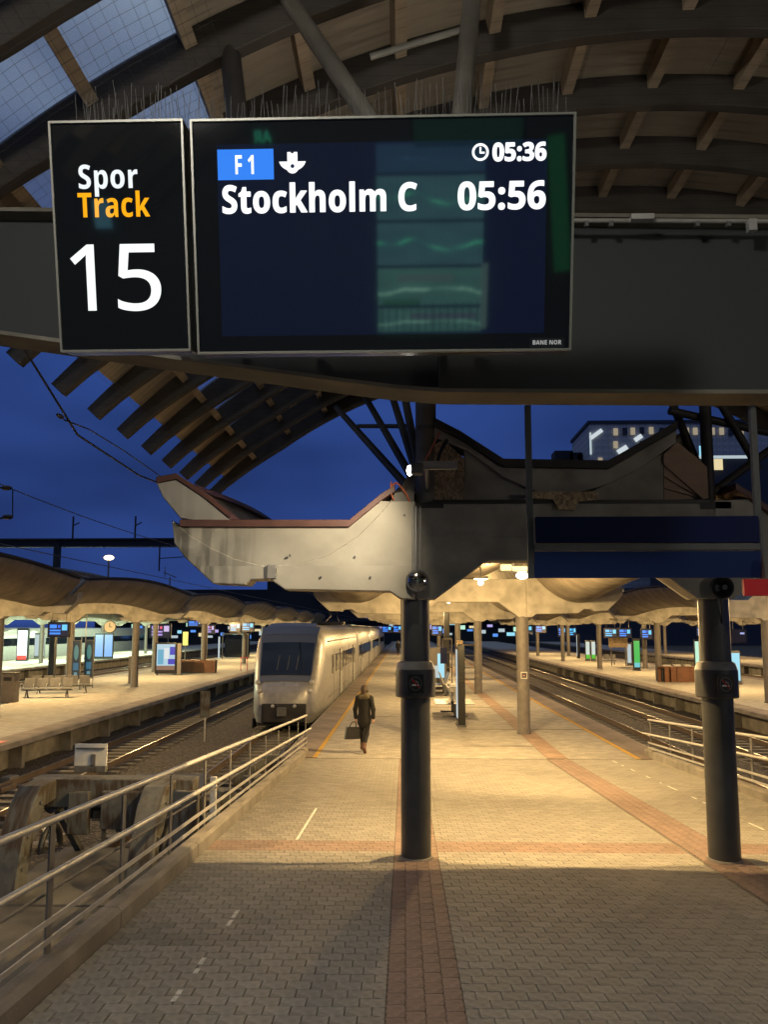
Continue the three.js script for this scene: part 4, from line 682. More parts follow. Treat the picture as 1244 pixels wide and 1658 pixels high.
// ================================================================== TRAIN
{
  const t = thing('passenger_train', 'silver passenger train with a dark sloping windscreen standing beside the paved platform', 'train');
  const x0 = -6.08, x1 = -3.13, xc = (x0 + x1) / 2, hw = (x1 - x0) / 2, zN = 28.6;
  const car = (zs, ze, nose) => {
    const rings = [], NS = 40;
    const outline = (top, w, bot) => { // rounded body section from bottom left over the roof to bottom right
      const p = [[-w * .93, bot], [-w, bot + .35], [-w, lerp(bot, top, .55)], [-w * .985, lerp(bot, top, .72)], [-w * .93, lerp(bot, top, .86)], [-w * .78, lerp(bot, top, .955)], [-w * .5, lerp(bot, top, .99)], [0, top]]; const r = p.slice(0, -1).map(([a, b]) => [-a, b]).reverse(); return [...p, ...r]; };
    const prof = nose ? [[-.12, .72, .58], [0, 1.0, .70], [.08, 1.12, .75], [.3, 1.45, .82], [.75, 2.25, .90], [1.15, 2.9, .945], [1.6, 3.22, .975], [2.4, 3.35, 1], [ze - zs, 3.35, 1]] : [[0, 3.35, 1], [ze - zs, 3.35, 1]];
    for (const [s, top, w] of prof) rings.push(outline(top, hw * w, -.42).map(([a, b]) => new THREE.Vector3(xc + a, b, -(zs + s))));
    const pos = [], n = rings[0].length;
    for (let k = 0; k < rings.length - 1; k++) for (let i = 0; i < n - 1; i++) { const a = rings[k][i], b = rings[k][i + 1], c = rings[k + 1][i + 1], d = rings[k + 1][i]; for (const q of [a, b, c, a, c, d]) pos.push(q.x, q.y, q.z); }
    for (const k of [0, rings.length - 1]) { const m = new THREE.Vector3(xc, .2, rings[k][0].z); for (let i = 0; i < n - 1; i++) for (const q of k ? [m, rings[k][i], rings[k][i + 1]] : [m, rings[k][i + 1], rings[k][i]]) pos.push(q.x, q.y, q.z); }
    const g = new THREE.BufferGeometry(); g.setAttribute('position', new THREE.Float32BufferAttribute(pos, 3)); return toCreasedNormals(g, .75);
  };
  const smooth = (g) => g;
  const body = part('car_body', car(zN, zN + 21, true), M.train, t);
  // windscreen and dark front panel follow the sloping nose
  const slope = [[.08, 1.12], [.3, 1.45], [.75, 2.25], [1.15, 2.9], [1.6, 3.22], [2.4, 3.35]];
  const strip = (pts, w0, w1, off) => { const pos = []; const N = pts.length - 1, W = (i) => lerp(w0, w1, i / N); for (let i = 0; i < N; i++) for (let j = 0; j < 6; j++) { const u0 = lerp(-1, 1, j / 6), u1 = lerp(-1, 1, (j + 1) / 6), q = (u, k) => [xc + u * W(k), pts[k][1] + off - u * u * .03, -(zN + pts[k][0] - off)]; for (const c of [q(u0, i), q(u1, i), q(u1, i + 1), q(u0, i), q(u1, i + 1), q(u0, i + 1)]) pos.push(...c); } const g = new THREE.BufferGeometry(); g.setAttribute('position', new THREE.Float32BufferAttribute(pos, 3)); g.computeVertexNormals(); return g; };
  part('front_panel', strip([[.08, 1.13], [.3, 1.46], [.75, 2.26], [1.15, 2.91], [1.6, 3.23]], hw * .66, hw * .80, .02), M.trainFront, t);
  part('windscreen', strip([[.22, 1.34], [.3, 1.46], [.55, 1.91], [.75, 2.26], [.95, 2.58]], hw * .66, hw * .70, .04), M.trainGlass, t);
  part('roof_fairing', strip([[1.15, 2.91], [1.6, 3.23], [2.4, 3.36], [20.8, 3.36]], hw * .72, hw * .62, .03), M.trainRoof, t);
  for (const u of [-.35, .05, .4]) part('wiper', bar(V(xc + u, 1.55, zN + .28), V(xc + u + .05, 2.1, zN + .6), .03, .03), M.steelGrey, t);
  part('nose_plate', prism([[xc - .55, .95], [xc + .55, .95], [xc + .3, .62], [xc - .3, .62]], zN - .03, zN + .02), M.train, t);
  part('bumper', [rbox(1.75, .75, .5, xc, -.05, zN + .1, .08), rbox(2.2, .3, .4, xc, -.42, zN + .4, .05)], M.trainDark, t);
  part('coupler', [tube(V(xc, .05, zN - .2), V(xc, .05, zN - .6), .09, 12), rbox(.34, .34, .18, xc, .05, zN - .6 - .0, .04)], M.steelGrey, t);
  for (const s of [-1, 1]) { part('buffer_lamp', new THREE.SphereGeometry(.075, 12, 8).translate(xc + s * .42, .22, -zN + .18), M.galv, t); for (const dy of [.78, 1.1]) part('headlight', new THREE.SphereGeometry(.1, 12, 8).scale(1, 1, .4).translate(xc + s * hw * (dy > 1 ? .70 : .66), dy, -zN + (dy > 1 ? -.02 : .06)), M.galv, t); part('skirt', rbox(.06, .4, 20, xc + s * hw * .93, -.55, zN + 10.8, .02), M.trainDark, t); }
  // side doors and windows on the platform side
  const sideX = x1 + .012;
  const door = (z) => { const d = part('door', box(.03, 2.15, 1.3, sideX, 1.1, z), M.galv, t); part('door_gap', [box(.034, 2.2, .05, sideX + .002, 1.1, z - .67), box(.034, 2.2, .05, sideX + .002, 1.1, z + .67), box(.034, 2.15, .03, sideX + .003, 1.1, z)], M.trainDark, d); for (const dz of [-.33, .33]) part('door_window', box(.034, .9, .36, sideX + .004, 1.55, z + dz), M.trainGlass, d); };
  for (const z of [36.6, 45.8]) door(z);
  for (const s of [-1, 1]) { part('livery_stripe', box(.008, .07, 19, xc + s * (hw + .006), .35, zN + 11.8), M.trainFront, t); part('roof_gutter', box(.05, .05, 19, xc + s * hw * .965, 2.62, zN + 11.8), M.galvDark, t); }
  for (let z = zN + 4.5; z < zN + 20; z += 2.9) part('panel_seam', box(.006, 2.6, .014, x1 + .004, .95, z), M.trainDark, t);
  const win = (z, w) => part('side_window', box(.03, .8, w, sideX, 1.62, z), M.trainGlass, t);
  win(32.6, .8); for (let z = 38.6; z < 44.6; z += 1.7) win(z, 1.45); win(34.6, 1.2);
  part('wheel_bogie', [rbox(2.2, .5, 2.8, xc, -.62, 34, .05), rbox(2.2, .5, 2.8, xc, -.62, 45, .05)], M.trainDark, t);
  for (let k = 1; k < 4; k++) { const zs = zN + k * 21.4; part('car_body', car(zs, zs + 21, false), M.train, t); part('gangway', rbox(2.3, 3.2, .45, xc, 1.45, zs - .2, .05), M.trainDark, t); part('roof_fairing', box(2, .08, 20.6, xc, 3.37, zs + 10.5), M.trainRoof, t); for (let z = zs + 2; z < zs + 20; z += 2) win(z, 1.6); door(zs + 4.5); door(zs + 16.5); }
  part('pantograph', [bar(V(xc - .5, 3.45, 47), V(xc - .2, 4.0, 48.4), .05, .05), bar(V(xc + .5, 3.45, 47), V(xc + .2, 4.0, 48.4), .05, .05), bar(V(xc - .2, 4.0, 48.4), V(xc - .4, 4.6, 46.8), .05, .05), bar(V(xc + .2, 4.0, 48.4), V(xc + .4, 4.6, 46.8), .05, .05), box(1.5, .06, .3, xc, 4.62, 46.8), box(1.4, .2, 2, xc, 3.5, 47.5)], M.trainDark, t);
}
{ // a grey train far left, seen between the platforms
  const t = thing('passenger_train', 'pale grey train far beyond the greenish platform', 'train');
  part('car_body', [rbox(2.9, 3.7, 60, -43.6, 1.4, 90, .3)], M.train, t); part('window_band', box(.06, .8, 58, -42.12, 1.7, 90), M.trainGlass, t); part('lower_skirt', box(2.6, .5, 58, -43.6, -.6, 90), M.trainDark, t);
}
// ================================================================== PLATFORM FURNITURE
function gx(px, py, y = 0) { return G(px, py, y); }
function totem(x, zf, w, h, d, label, faceM, bodyM = M.frameBlack, group, side = 0) {
  const t = thing('info_totem', label, 'totem', group); part('body', rbox(w, h, d, x, h / 2, zf, .02), bodyM, t);
  if (side) part('lit_face', box(.012, h * .84, d * .8, x + side * (w / 2 + .004), h * .52, zf), faceM, t); else part('lit_face', box(w * .84, h * .82, .012, x, h * .52, zf - d / 2 - .004), faceM, t);
  part('plinth', rbox(w + .06, .06, d + .06, x, .03, zf, .01), M.steelGrey, t); return t;
}
function poster(tw, th, fn) { return new THREE.MeshStandardMaterial({ color: 0x222222, roughness: .3, emissive: new THREE.Color(1, 1, 1), emissiveIntensity: .8, emissiveMap: cvs(tw, th, fn) }); }
const adM = poster(128, 192, (c, w, h) => { c.fillStyle = '#b9dff2'; c.fillRect(0, 0, w, h); c.fillStyle = '#5fb4d8'; c.fillRect(8, 40, 40, 110); c.fillStyle = '#2335c8'; c.fillRect(92, 20, 36, 60); c.fillStyle = '#2335c8'; c.fillRect(80, 110, 48, 40); c.fillStyle = '#eef6fa'; c.fillRect(52, 30, 34, 80); c.fillStyle = '#8d6a5a'; c.fillRect(0, 160, w, 32); });
const tealM = poster(64, 256, (c, w, h) => { c.fillStyle = '#23424a'; c.fillRect(0, 0, w, h); c.fillStyle = '#74b6ac'; c.beginPath(); c.ellipse(32, 80, 20, 52, 0, 0, 7); c.fill(); c.fillStyle = '#4f95b4'; c.fillRect(10, 150, 44, 50); c.fillStyle = '#8fc6d0'; c.fillRect(18, 214, 28, 22); }); tealM.emissiveIntensity = .45;
const screenM = (a, b, c3) => poster(128, 72, (c, w, h) => { c.fillStyle = '#04102c'; c.fillRect(0, 0, w, h); c.fillStyle = a; c.fillRect(8, 8, 44, 20); c.fillRect(8, 36, 70, 9); c.fillRect(8, 52, 70, 10); c.fillStyle = b; c.fillRect(86, 8, 34, 32); c.fillStyle = c3; c.fillRect(60, 10, 16, 16); });
const scrBlue = screenM('#3f8dff', '#67c6ff', '#2f6df0'), scrCyan = screenM('#58c4ff', '#79d8ff', '#3fa8f0'), scrLilac = screenM('#c9a8ff', '#e7d0ff', '#ff6d8a'); scrBlue.emissiveIntensity = 1.2; scrCyan.emissiveIntensity = 1.1;
function hangDisplay(px0, px1, py0, py1, zf, label, mat, top = 4.4, group = 'small platform displays') {
  const a = P(px0, py1, zf), b = P(px1, py0, zf), w = b[0] - a[0], h = b[1] - a[1], x = (a[0] + b[0]) / 2, y = (a[1] + b[1]) / 2, t = thing('platform_display', label, 'display', group);
  part('housing', rbox(w + .12, h + .12, .16, x, y, zf + .06, .02), M.frameBlack, t); part('screen', new THREE.PlaneGeometry(w, h).translate(x, y, -zf + .024), mat, t, { keepUV: true });
  if (top > y + h / 2) for (const s of [-.35, .35]) part('rod', tube(V(x + s * w, y + h / 2, zf + .06), V(x + s * w, top, zf + .06), .02, 6), M.galvDark, t);
}
hangDisplay(78, 111, 1009, 1030, 40, 'blue display hanging beside the teal posters on the clock platform', scrBlue);
hangDisplay(243, 276, 1011, 1032, 58, 'lilac lit display above the advertising case on the clock platform', scrLilac);
hangDisplay(304, 330, 1005, 1014, 66, 'low blue display strip beyond the yellow lit sign', scrBlue);
hangDisplay(372, 389, 1009, 1023, 66, 'cyan display above the dark ticket gate, side of the round column', scrCyan); hangDisplay(392, 411, 1008, 1022, 66, 'cyan display above the dark ticket gate, side of the train', scrCyan);
hangDisplay(334, 347, 1012, 1026, 70, 'small lilac display behind the column by the brown planter', scrLilac);
hangDisplay(619, 634, 1014, 1024, 96, 'tiny blue display at the far end above the walking passenger', scrBlue, 4.4); hangDisplay(637, 650, 1013, 1024, 96, 'tiny blue display at the far end beside the dark column', scrBlue, 4.4);
hangDisplay(980, 999, 1018, 1032, 62, 'blue display over the kiosk platform beside the cream sign', scrCyan); hangDisplay(1003, 1022, 1018, 1032, 62, 'blue display over the kiosk platform, second of its pair', scrBlue); hangDisplay(1040, 1056, 1019, 1034, 58, 'blue display over the kiosk platform behind the column', scrBlue);
hangDisplay(846, 862, 1013, 1026, 80, 'mint and blue display beyond the plain column', scrCyan); hangDisplay(868, 884, 1013, 1024, 84, 'blue display beyond the plain column, farther one', scrBlue); hangDisplay(700, 716, 1013, 1028, 70, 'blue display just behind the dark collared column', scrBlue);
hangDisplay(1186, 1208, 1020, 1040, 50, 'dark display with a white line beyond the column under the blue sign', poster(64, 40, (c, w, h) => { c.fillStyle = '#03081a'; c.fillRect(0, 0, w, h); c.fillStyle = '#b9c4ff'; c.fillRect(38, 8, 20, 6); }));
for (const [i, px] of [[0, 905], [1, 922], [2, 1130], [3, 1236], [4, 560]]) hangDisplay(px, px + 11, 1016, 1030, 90 + i * 3, 'small far blue display hanging under the distant canopies', i % 2 ? scrCyan : scrBlue, 4.4, 'far displays');

// clock platform
{ const t = thing('platform_clock', 'round pale lit clock hanging under the clock platform canopy', 'clock'), [x, y] = P(178, 1015, 43); part('rim', new THREE.TorusGeometry(.33, .035, 8, 28).translate(x, y, -43), M.black, t); part('dial', cyl(.32, .32, .12, 0, 0, 0, 28).rotateX(Math.PI / 2).translate(x, y, -43), M.clockFace, t); part('hand', [box(.03, .24, .01, x, y + .1, 42.92), box(.16, .03, .01, x + .06, y, 42.92)], M.black, t); part('stem', tube(V(x, y + .33, 43), V(x, 4.6, 43), .025), M.galvDark, t); }
for (const [i, px] of [[0, 121], [1, 142]]) { const [x, zf] = gx(px, 1117 - i * 3), t = thing('poster_stand', i ? 'tall teal poster stand on the clock platform, side nearer the clock' : 'tall teal poster stand on the clock platform beside the wooden post', 'poster stand', 'teal poster stands'); for (const s of [-.24, .24]) part('post', tube(V(x + s, 0, zf), V(x + s, 2.75, zf), .028), M.galvDark, t); part('panel', rbox(.44, 2.0, .05, x, 1.55, zf, .01), M.steelGrey, t); part('print', new THREE.PlaneGeometry(.4, 1.94).translate(x, 1.55, -zf + .031), tealM, t, { keepUV: true }); }
{ const [x, zf] = gx(112, 1112); const t = thing('wayfinding_post', 'slim wooden post beside the teal poster stands', 'post'); part('shaft', tube(V(x, 0, zf), V(x, 2.6, zf), .07, 12), M.purlin, t); part('base', cyl(.12, .12, .05, x, .025, zf), M.galvDark, t); }
{ const [x, zf] = gx(135, 1110), t = thing('lamp_post', 'thin bent lamp post rising above the teal poster stands', 'lamp post'); part('pole', path([V(x, 0, zf), V(x, 3, zf), V(x, 4.35, zf), V(x - .1, 4.5, zf), V(x - .4, 4.5, zf)], .03), M.galv, t); part('lamp_head', rbox(.3, .06, .14, x - .45, 4.48, zf, .02), M.galv, t); }
{ const [x, zf] = gx(15, 1137), t = thing('litter_bin', 'square dark litter bin at the near end of the clock platform', 'bin'); part('body', rbox(.55, 1.2, .5, x, .6, zf, .03), M.columnWarm, t); part('lid', rbox(.6, .08, .55, x, 1.24, zf, .02), M.steelGrey, t); part('opening', box(.34, .16, .02, x, 1.0, zf - .255), M.black, t); }
{ const [x, zf] = gx(213, 1106), t = thing('litter_bin', 'slim grey litter bin beside the round column on the clock platform', 'bin'); part('body', rbox(.34, 1.5, .34, x, .75, zf, .03), M.columnWarm, t); part('lid', rbox(.36, .06, .36, x, 1.53, zf, .02), M.galvDark, t); }
function seatRow(x, zf, n, ry, label, group) { // row of wire seats on a beam
  const t = thing('seat_row', label, 'bench', group); t.position.set(x, 0, -zf); t.rotation.y = ry;
  part('beam', rbox(n * .56, .06, .06, 0, .36, 0, .01), M.galvDark, t); for (const s of [-1, 1]) { part('leg', bar(new THREE.Vector3(s * n * .22, 0, .22), new THREE.Vector3(s * n * .22, .36, 0), .05, .03), M.galvDark, t); part('leg', bar(new THREE.Vector3(s * n * .22, 0, -.22), new THREE.Vector3(s * n * .22, .36, 0), .05, .03), M.galvDark, t); }
  for (let i = 0; i < n; i++) { const cx = (i - (n - 1) / 2) * .56, s = part('seat', rbox(.46, .03, .42, cx, .43, 0, .012), M.galvDark, t); part('backrest', rbox(.46, .42, .025, 0, 0, 0, .012).rotateX(-.22).translate(cx, .68, -.24), M.galvDark, s); part('armrest', path([new THREE.Vector3(cx - .27, .42, -.2), new THREE.Vector3(cx - .27, .62, -.16), new THREE.Vector3(cx - .27, .62, .14), new THREE.Vector3(cx - .27, .42, .18)], .012, 6), M.galv, s); }
}
{ const [x, zf] = gx(75, 1130), [x2, z2] = gx(92, 1124); seatRow(x, zf, 4, .15, 'row of four metal seats on the clock platform, nearer the tracks', 'metal seat rows'); seatRow(x2, z2 + .5, 5, Math.PI + .15, 'row of metal seats on the clock platform, back to back with the nearer row', 'metal seat rows'); }
{ const [x, zf] = gx(268, 1093), t = thing('advert_case', 'lit advertising poster case with blue and white print on the clock platform', 'poster case'); part('frame', rbox(1.5, 2.1, .18, x, 1.15, zf, .03), M.frameBlack, t); part('print', new THREE.PlaneGeometry(1.25, 1.75).translate(x, 1.22, -zf + .093), adM, t, { keepUV: true }); for (const s of [-.6, .6]) part('leg', box(.08, .2, .16, x + s, .1, zf), M.steelGrey, t); part('side_post', rbox(.28, 2.15, .2, x + .92, 1.08, zf, .02), M.columnWarm, t); }
{ const [x, zf] = gx(320, 1089), t = thing('planter_bench', 'long brown timber box bench on the clock platform', 'bench'); for (let i = 0; i < 5; i++) part('plank', box(2.7, .155, .04, x, .1 + i * .165, zf - .4), M.brownWood, t); for (let i = 0; i < 5; i++) part('plank', box(.04, .155, .76, x - 1.34, .1 + i * .165, zf), M.brownWood, t); part('top', rbox(2.8, .05, .9, x, .88, zf, .01), M.brownWood, t); part('core', box(2.6, .8, .7, x, .42, zf), M.black, t); }
{ const [x, zf] = gx(395, 1086), t = thing('barrier_frame', 'red tube barrier frame near the edge of the clock platform', 'barrier'); for (const s of [-.25, .25]) part('leg', tube(V(x + s, 0, zf), V(x + s, 1.0, zf), .025), M.signRed, t); part('top_tube', tube(V(x - .25, 1, zf), V(x + .25, 1, zf), .025), M.signRed, t); }
{ const [x, zf] = gx(382, 1066), t = thing('ticket_gate', 'dark glazed shelter behind the red barrier on the clock platform', 'shelter'); part('frame', [rbox(2.8, .14, 1.2, x, 2.6, zf, .02), box(.1, 2.6, .1, x - 1.35, 1.3, zf - .5), box(.1, 2.6, .1, x + 1.35, 1.3, zf - .5)], M.black, t); part('back_panel', box(2.7, 2.4, .06, x, 1.3, zf + .5), M.trainGlass, t); part('lit_post', box(.14, 2.3, .14, x - 1.75, 1.15, zf - .4), M.glowPale, t); }
{ const [x, zf] = P(300, 1035, 60).concat(60).filter((_, i) => i !== 1); const t = thing('lit_sign', 'narrow yellow lit sign on a thin post on the clock platform', 'sign'), y = P(300, 1034, 60)[1]; part('panel', rbox(.42, 1.1, .1, x, y, 60, .03), M.glowYellow, t); part('post', tube(V(x, 0, 60), V(x, y - .5, 60), .04), M.galvDark, t); }
// greenish platform
for (const [px, w, m, lab] of [[37, .75, 'glowWhite', 'tall white lit totem with a red foot on the greenish platform']]) { const zf = 72, x = P(px, 1040, zf)[0], t = totem(x, zf, w * 1.5, 3.2, .3, lab, M[m]); part('red_foot', box(w * 1.2, .4, .02, x, .35, zf - .17), M.glowRed, t); }
for (const [i, px] of [[0, 60], [1, 69]]) totem(P(px, 1040, 78)[0], 78, .52, 2.7, .2, i ? 'pale cyan lit totem on the greenish platform, twin nearer the blue display' : 'pale cyan lit totem on the greenish platform, twin beside the white totem', M.glowPale, M.steelGrey, 'pale cyan twin totems');
for (const [i, px] of [[0, 161], [1, 176]]) totem(P(px, 1040, 76)[0], 76, .95, 2.7, .2, i ? 'bright blue lit totem below the clock, twin nearer the column' : 'bright blue lit totem below the clock, twin nearer the poster stands', M.glowBlue, M.frameBlack, 'bright blue twin totems');

// own platform
{ const [x, zf] = gx(747, 1175), t = totem(x, zf, .24, 2.62, .75, 'tall black totem standing beside the bench on the paved platform', M.glowPale, M.frameBlack, undefined, -1); part('crown', rbox(.2, .12, .5, x - .02, 2.7, zf, .02), M.plyLight, t); }
function wideBench(x, zf, label, group) { const t = thing('platform_bench', label, 'bench', group); for (const s of [-1, 1]) { part('seat', box(.55, .04, 2.0, x + s * .42, .46, zf), M.galv, t); part('backrest', box(.04, .55, 2.0, 0, 0, 0, 0, 0, -s * .35).translate(x + s * .14, .78, -zf), M.galv, t); } for (const dz of [-.8, .8]) { part('leg', box(.9, .05, .08, x, .03, zf + dz), M.steelGrey, t); part('leg', box(.1, .46, .08, x, .23, zf + dz), M.steelGrey, t); } return t; }
{ const [x, zf] = gx(737, 1160); wideBench(x, zf + .6, 'double metal bench behind the black totem', 'double benches'); wideBench(x + .1, zf + 9, 'double metal bench deeper along the paved platform', 'double benches'); }
{ const [x, zf] = gx(712, 1120), t = thing('map_case', 'map case with pale blue and white lit panels beside the dark collared column', 'poster case'); part('frame', rbox(.9, 2.1, .15, x - .1, 1.15, zf, .02), M.columnWarm, t); part('print', box(.34, 1.2, .01, x + .08, 1.3, zf - .085), M.glowCyan, t); part('dark_print', box(.34, .8, .01, x + .22, 1.8, zf - .09), M.navy, t); part('pale_print', box(.3, .6, .01, x - .2, 1.0, zf - .09), M.glowPale, t); for (const s of [-.4, .4]) part('leg', box(.06, .2, .1, x + s, .08, zf), M.steelGrey, t); }
for (const [i, px, py, w, h] of [[0, 725, 1112, .5, 2.6], [1, 758, 1106, .9, 2.2]]) { const [x, zf] = gx(px, py); solo('shelter_screen', [rbox(w, .1, .12, x, h, zf, .02), box(.06, h, .06, x - w / 2, h / 2, zf), box(.06, h, .06, x + w / 2, h / 2, zf), box(w, .06, .06, x, h * .4, zf), box(w, .06, .06, x, h * .72, zf)], M.columnWarm, i ? 'open steel windbreak frame behind the benches' : 'narrow steel windbreak frame beside the map case', 'windbreak'); }

// kiosk platform
totem(...gx(1032, 1086), .5, 2.4, .3, 'green to cyan lit totem on the kiosk platform beside the column', poster(32, 128, (c, w, h) => { c.fillStyle = '#33c95a'; c.fillRect(0, 0, w, h * .4); c.fillStyle = '#6fd6e4'; c.fillRect(0, h * .4, w, h * .6); }));
for (const [i, px] of [[0, 947], [1, 956]]) totem(gx(px, 1069)[0], 74, .42, 2.0, .25, i ? 'white and green lit totem on the kiosk platform, twin nearer the kiosk' : 'white and green lit totem on the kiosk platform, twin nearer the plain column', poster(32, 128, (c, w, h) => { c.fillStyle = '#dfeee4'; c.fillRect(0, 0, w, h * .4); c.fillStyle = '#58d23a'; c.fillRect(0, h * .4, w, h * .6); }), M.steelGrey, 'white and green twin totems');
for (const [i, px] of [[0, 1012], [1, 1020]]) totem(gx(px, 1076)[0], 65, .38, 1.95, .2, i ? 'pale cyan lit stand on the kiosk platform, twin beside the green totem' : 'pale cyan lit stand on the kiosk platform, twin beside the seats', M.glowPale, M.steelGrey, 'pale cyan stands on the kiosk platform');
totem(P(1128, 1045, 60)[0], 60, .35, 2.3, .25, 'mint lit totem partly behind the column under the blue sign', M.glowMint);
{ const [x, zf] = gx(1190, 1108); totem(x, zf, .7, 1.9, .3, 'pale cyan lit poster column on the kiosk platform beyond the collared column', M.glowCyan, M.steelGrey); }
{ const [x, zf] = gx(1098, 1104), t = thing('planter_kiosk', 'low curved brown timber planter on the kiosk platform', 'planter'); for (let i = 0; i < 7; i++) { const u = (i - 3) / 3, g = box(.36, .85, .05, x + u * 1.06, .43, zf - .45 + .28 * u * u, 0, -u * .42); part('plank', g, M.brownWood, t); } part('top', rbox(2.3, .06, .7, x, .88, zf - .05, .02), M.brownWood, t); part('core', box(2.0, .8, .5, x, .42, zf), M.black, t); for (let i = 0; i < 3; i++) part('tray', rbox(.4, .1, .3, x - .6 + i * .6, .96, zf, .02), M.galv, t); }
{ const [x, zf] = gx(983, 1076); seatRow(x, zf, 3, -.2, 'row of metal seats on the kiosk platform', 'metal seat rows'); }
{ const x = P(990, 1040, 64)[0], t = thing('lit_sign', 'cream sign box under the displays on the kiosk platform', 'sign'); part('panel', rbox(1.6, .9, .12, x + .6, 2.0, 64, .03), M.plyLight, t); for (const s of [-.6, .6]) part('post', tube(V(x + .6 + s, 0, 64), V(x + .6 + s, 1.6, 64), .04), M.galvDark, t); }
totem(gx(926, 1064)[0], 80, .3, 2.6, .25, 'black totem with a cool white edge on the kiosk platform', M.glowPale, M.frameBlack, undefined, -1);

// ================================================================== BACKGROUND
{
  const t = thing('station_hall', 'long dark station hall closing the far end of the tracks', 'building');
  part('wall', box(150, 6.2, 8, -6, 1.9, 196), M.farDark, t); part('roof', box(152, .8, 10, -6, 5.4, 196), M.copingDark, t);
  for (let i = 0; i < 84; i++) part('window', box(rr(.8, 2.4), rr(.5, 1.3), .1, -76 + i * 1.78 + rr(-.5, .5), rr(1.0, 4.4), 191.9), M[['glowBlue', 'glowPale', 'glowCyan', 'glowMint', 'glowBlue', 'glowWindow', 'glowPale', 'glowLilac'][i % 8]], t);
  const r = solo('office_block', [box(60, 15, 20, -42, 6.5, 215), box(18, 4, 12, -30, 15.5, 215)], M.farDark, 'low black office roofs silhouetted behind the clock platform canopy', 'building');
  const q = thing('office_block', 'dark navy office block with a bright white strip beyond the kiosk platform', 'building'); part('wall', box(60, 14, 16, 62, 6, 190), M.hotelDark, q); part('lit_strip', box(5, 1.2, .2, ...P(1070, 957, 181.5), 181.5), M.glowWhite, q); part('orange_lamp', box(2, 1, .3, ...P(986, 966, 181.5), 181.5), M.glowOrange, q); part('lit_window', box(1.2, 1.8, .2, ...P(1006, 958, 181.5), 181.5), M.glowWindow, q); part('red_lamp', box(1.5, .5, .2, ...P(1010, 968, 181.5), 181.5), M.glowRed, q);
}
{
  const t = thing('hotel_tower', 'pale grey hotel block with lit windows and white rooftop lettering strips', 'building'), z = 230;
  const xl = P(958, 720, z)[0], xr = P(1330, 720, z)[0], yt = P(1000, 683, z)[1];
  part('wall', box(xr - xl, yt, 24, (xl + xr) / 2, yt / 2, z + 14), M.hotel, t); part('roof_edge', box(xr - xl + 1, 1, 25, (xl + xr) / 2, yt + .4, z + 14), M.hotelDark, t);
  const put = (name, px, py, w, h, m, rz = 0) => { const [x, y] = P(px, py, z); part(name, box(w, h, .5, x, y, z + 1.6, 0, 0, rz), m, t); };
  for (const [px, py, lit] of [[1000, 697, 1], [1015, 696, 0], [1028, 696, 1], [1043, 695, 0], [1058, 695, 1], [1000, 718, 1], [1116, 696, 1], [1130, 696, 1], [1158, 696, 1], [1173, 696, 1], [1188, 697, 0], [1205, 697, 1], [1075, 696, 0], [1090, 696, 0], [975, 745, 1], [1043, 718, 0], [1060, 718, 0]]) put('window', px, py, 1.3, 2.2, lit ? M.glowRoom : M.hotelDark);
  put('lit_lettering', 968, 701, 4.6, 1.2, M.glowSign, .62); put('lit_lettering', 1011, 726, 3.4, 1.5, M.glowSign, .55); put('lit_lettering', 1037, 707, 2.6, 1.4, M.glowSign, .6);  put('lit_edge', 959, 716, .5, 7, M.glowPale);
  const u = thing('office_block', 'dark blue block with a lit strip below the hotel windows', 'building'); part('wall', box(30, 50, 14, P(1165, 720, 200)[0], 25, 208), M.hotelDark, u); part('lit_strip', box(14, .8, .2, ...P(1170, 740, 200), 200), M.glowPale, u); part('lit_sign', box(1.6, 2.8, .2, ...P(1138, 730, 200), 200), M.glowCyan, u); part('lit_window', box(3, 3, .2, ...P(1162, 752, 200), 200), M.glowWindow, u);
}
for (const [i, px, w] of [[0, 915, 6], [1, 935, 4], [2, 950, 5]]) { const [x, y] = P(px, 738 + i * 3, 240); solo('chimney_stack', box(w, y + 4, 6, x, y / 2, 244), M.farDark, 'small dark rooftop silhouette left of the hotel, against the blue dusk', 'rooftop', 'rooftop silhouettes'); }
// overhead line portal and wires
{
  const z = 46, y = P(150, 879, z)[1], t = thing('catenary_portal', 'dark overhead line portal beam crossing above the clock platform', 'gantry');
  part('beam', [box(36, .1, .5, -15, y + .22, z), box(36, .1, .5, -15, y - .22, z), box(36, .44, .06, -15, y, z)], M.black, t);
  for (const x of [-32.5, -22, 2.6]) part('leg', rbox(.35, y + 1, .35, x, (y - 1) / 2, z, .02), M.black, t);
  for (const px of [118, 219]) { const [x] = P(px, 850, z); part('insulator', [tube(V(x, y + .2, z), V(x, y + 1.7, z), .06), tube(V(x, y + 1.1, z), V(x + .4, y + 1.3, z), .04)], M.black, t); }
  for (const px of [258]) { const [x] = P(px, 900, z); part('drop_arm', [tube(V(x, y - .2, z), V(x, y - 1.8, z), .05), tube(V(x, y - 1.0, z), V(x + 1.6, y - .9, z), .03)], M.black, t); }
}
function wire(label, pts, r = .014) { const t = thing('overhead_wire', label, 'wire', 'overhead wires'); part('line', new THREE.TubeGeometry(new THREE.CatmullRomCurve3(pts), 48, r, 5), M.black, t); return t; }
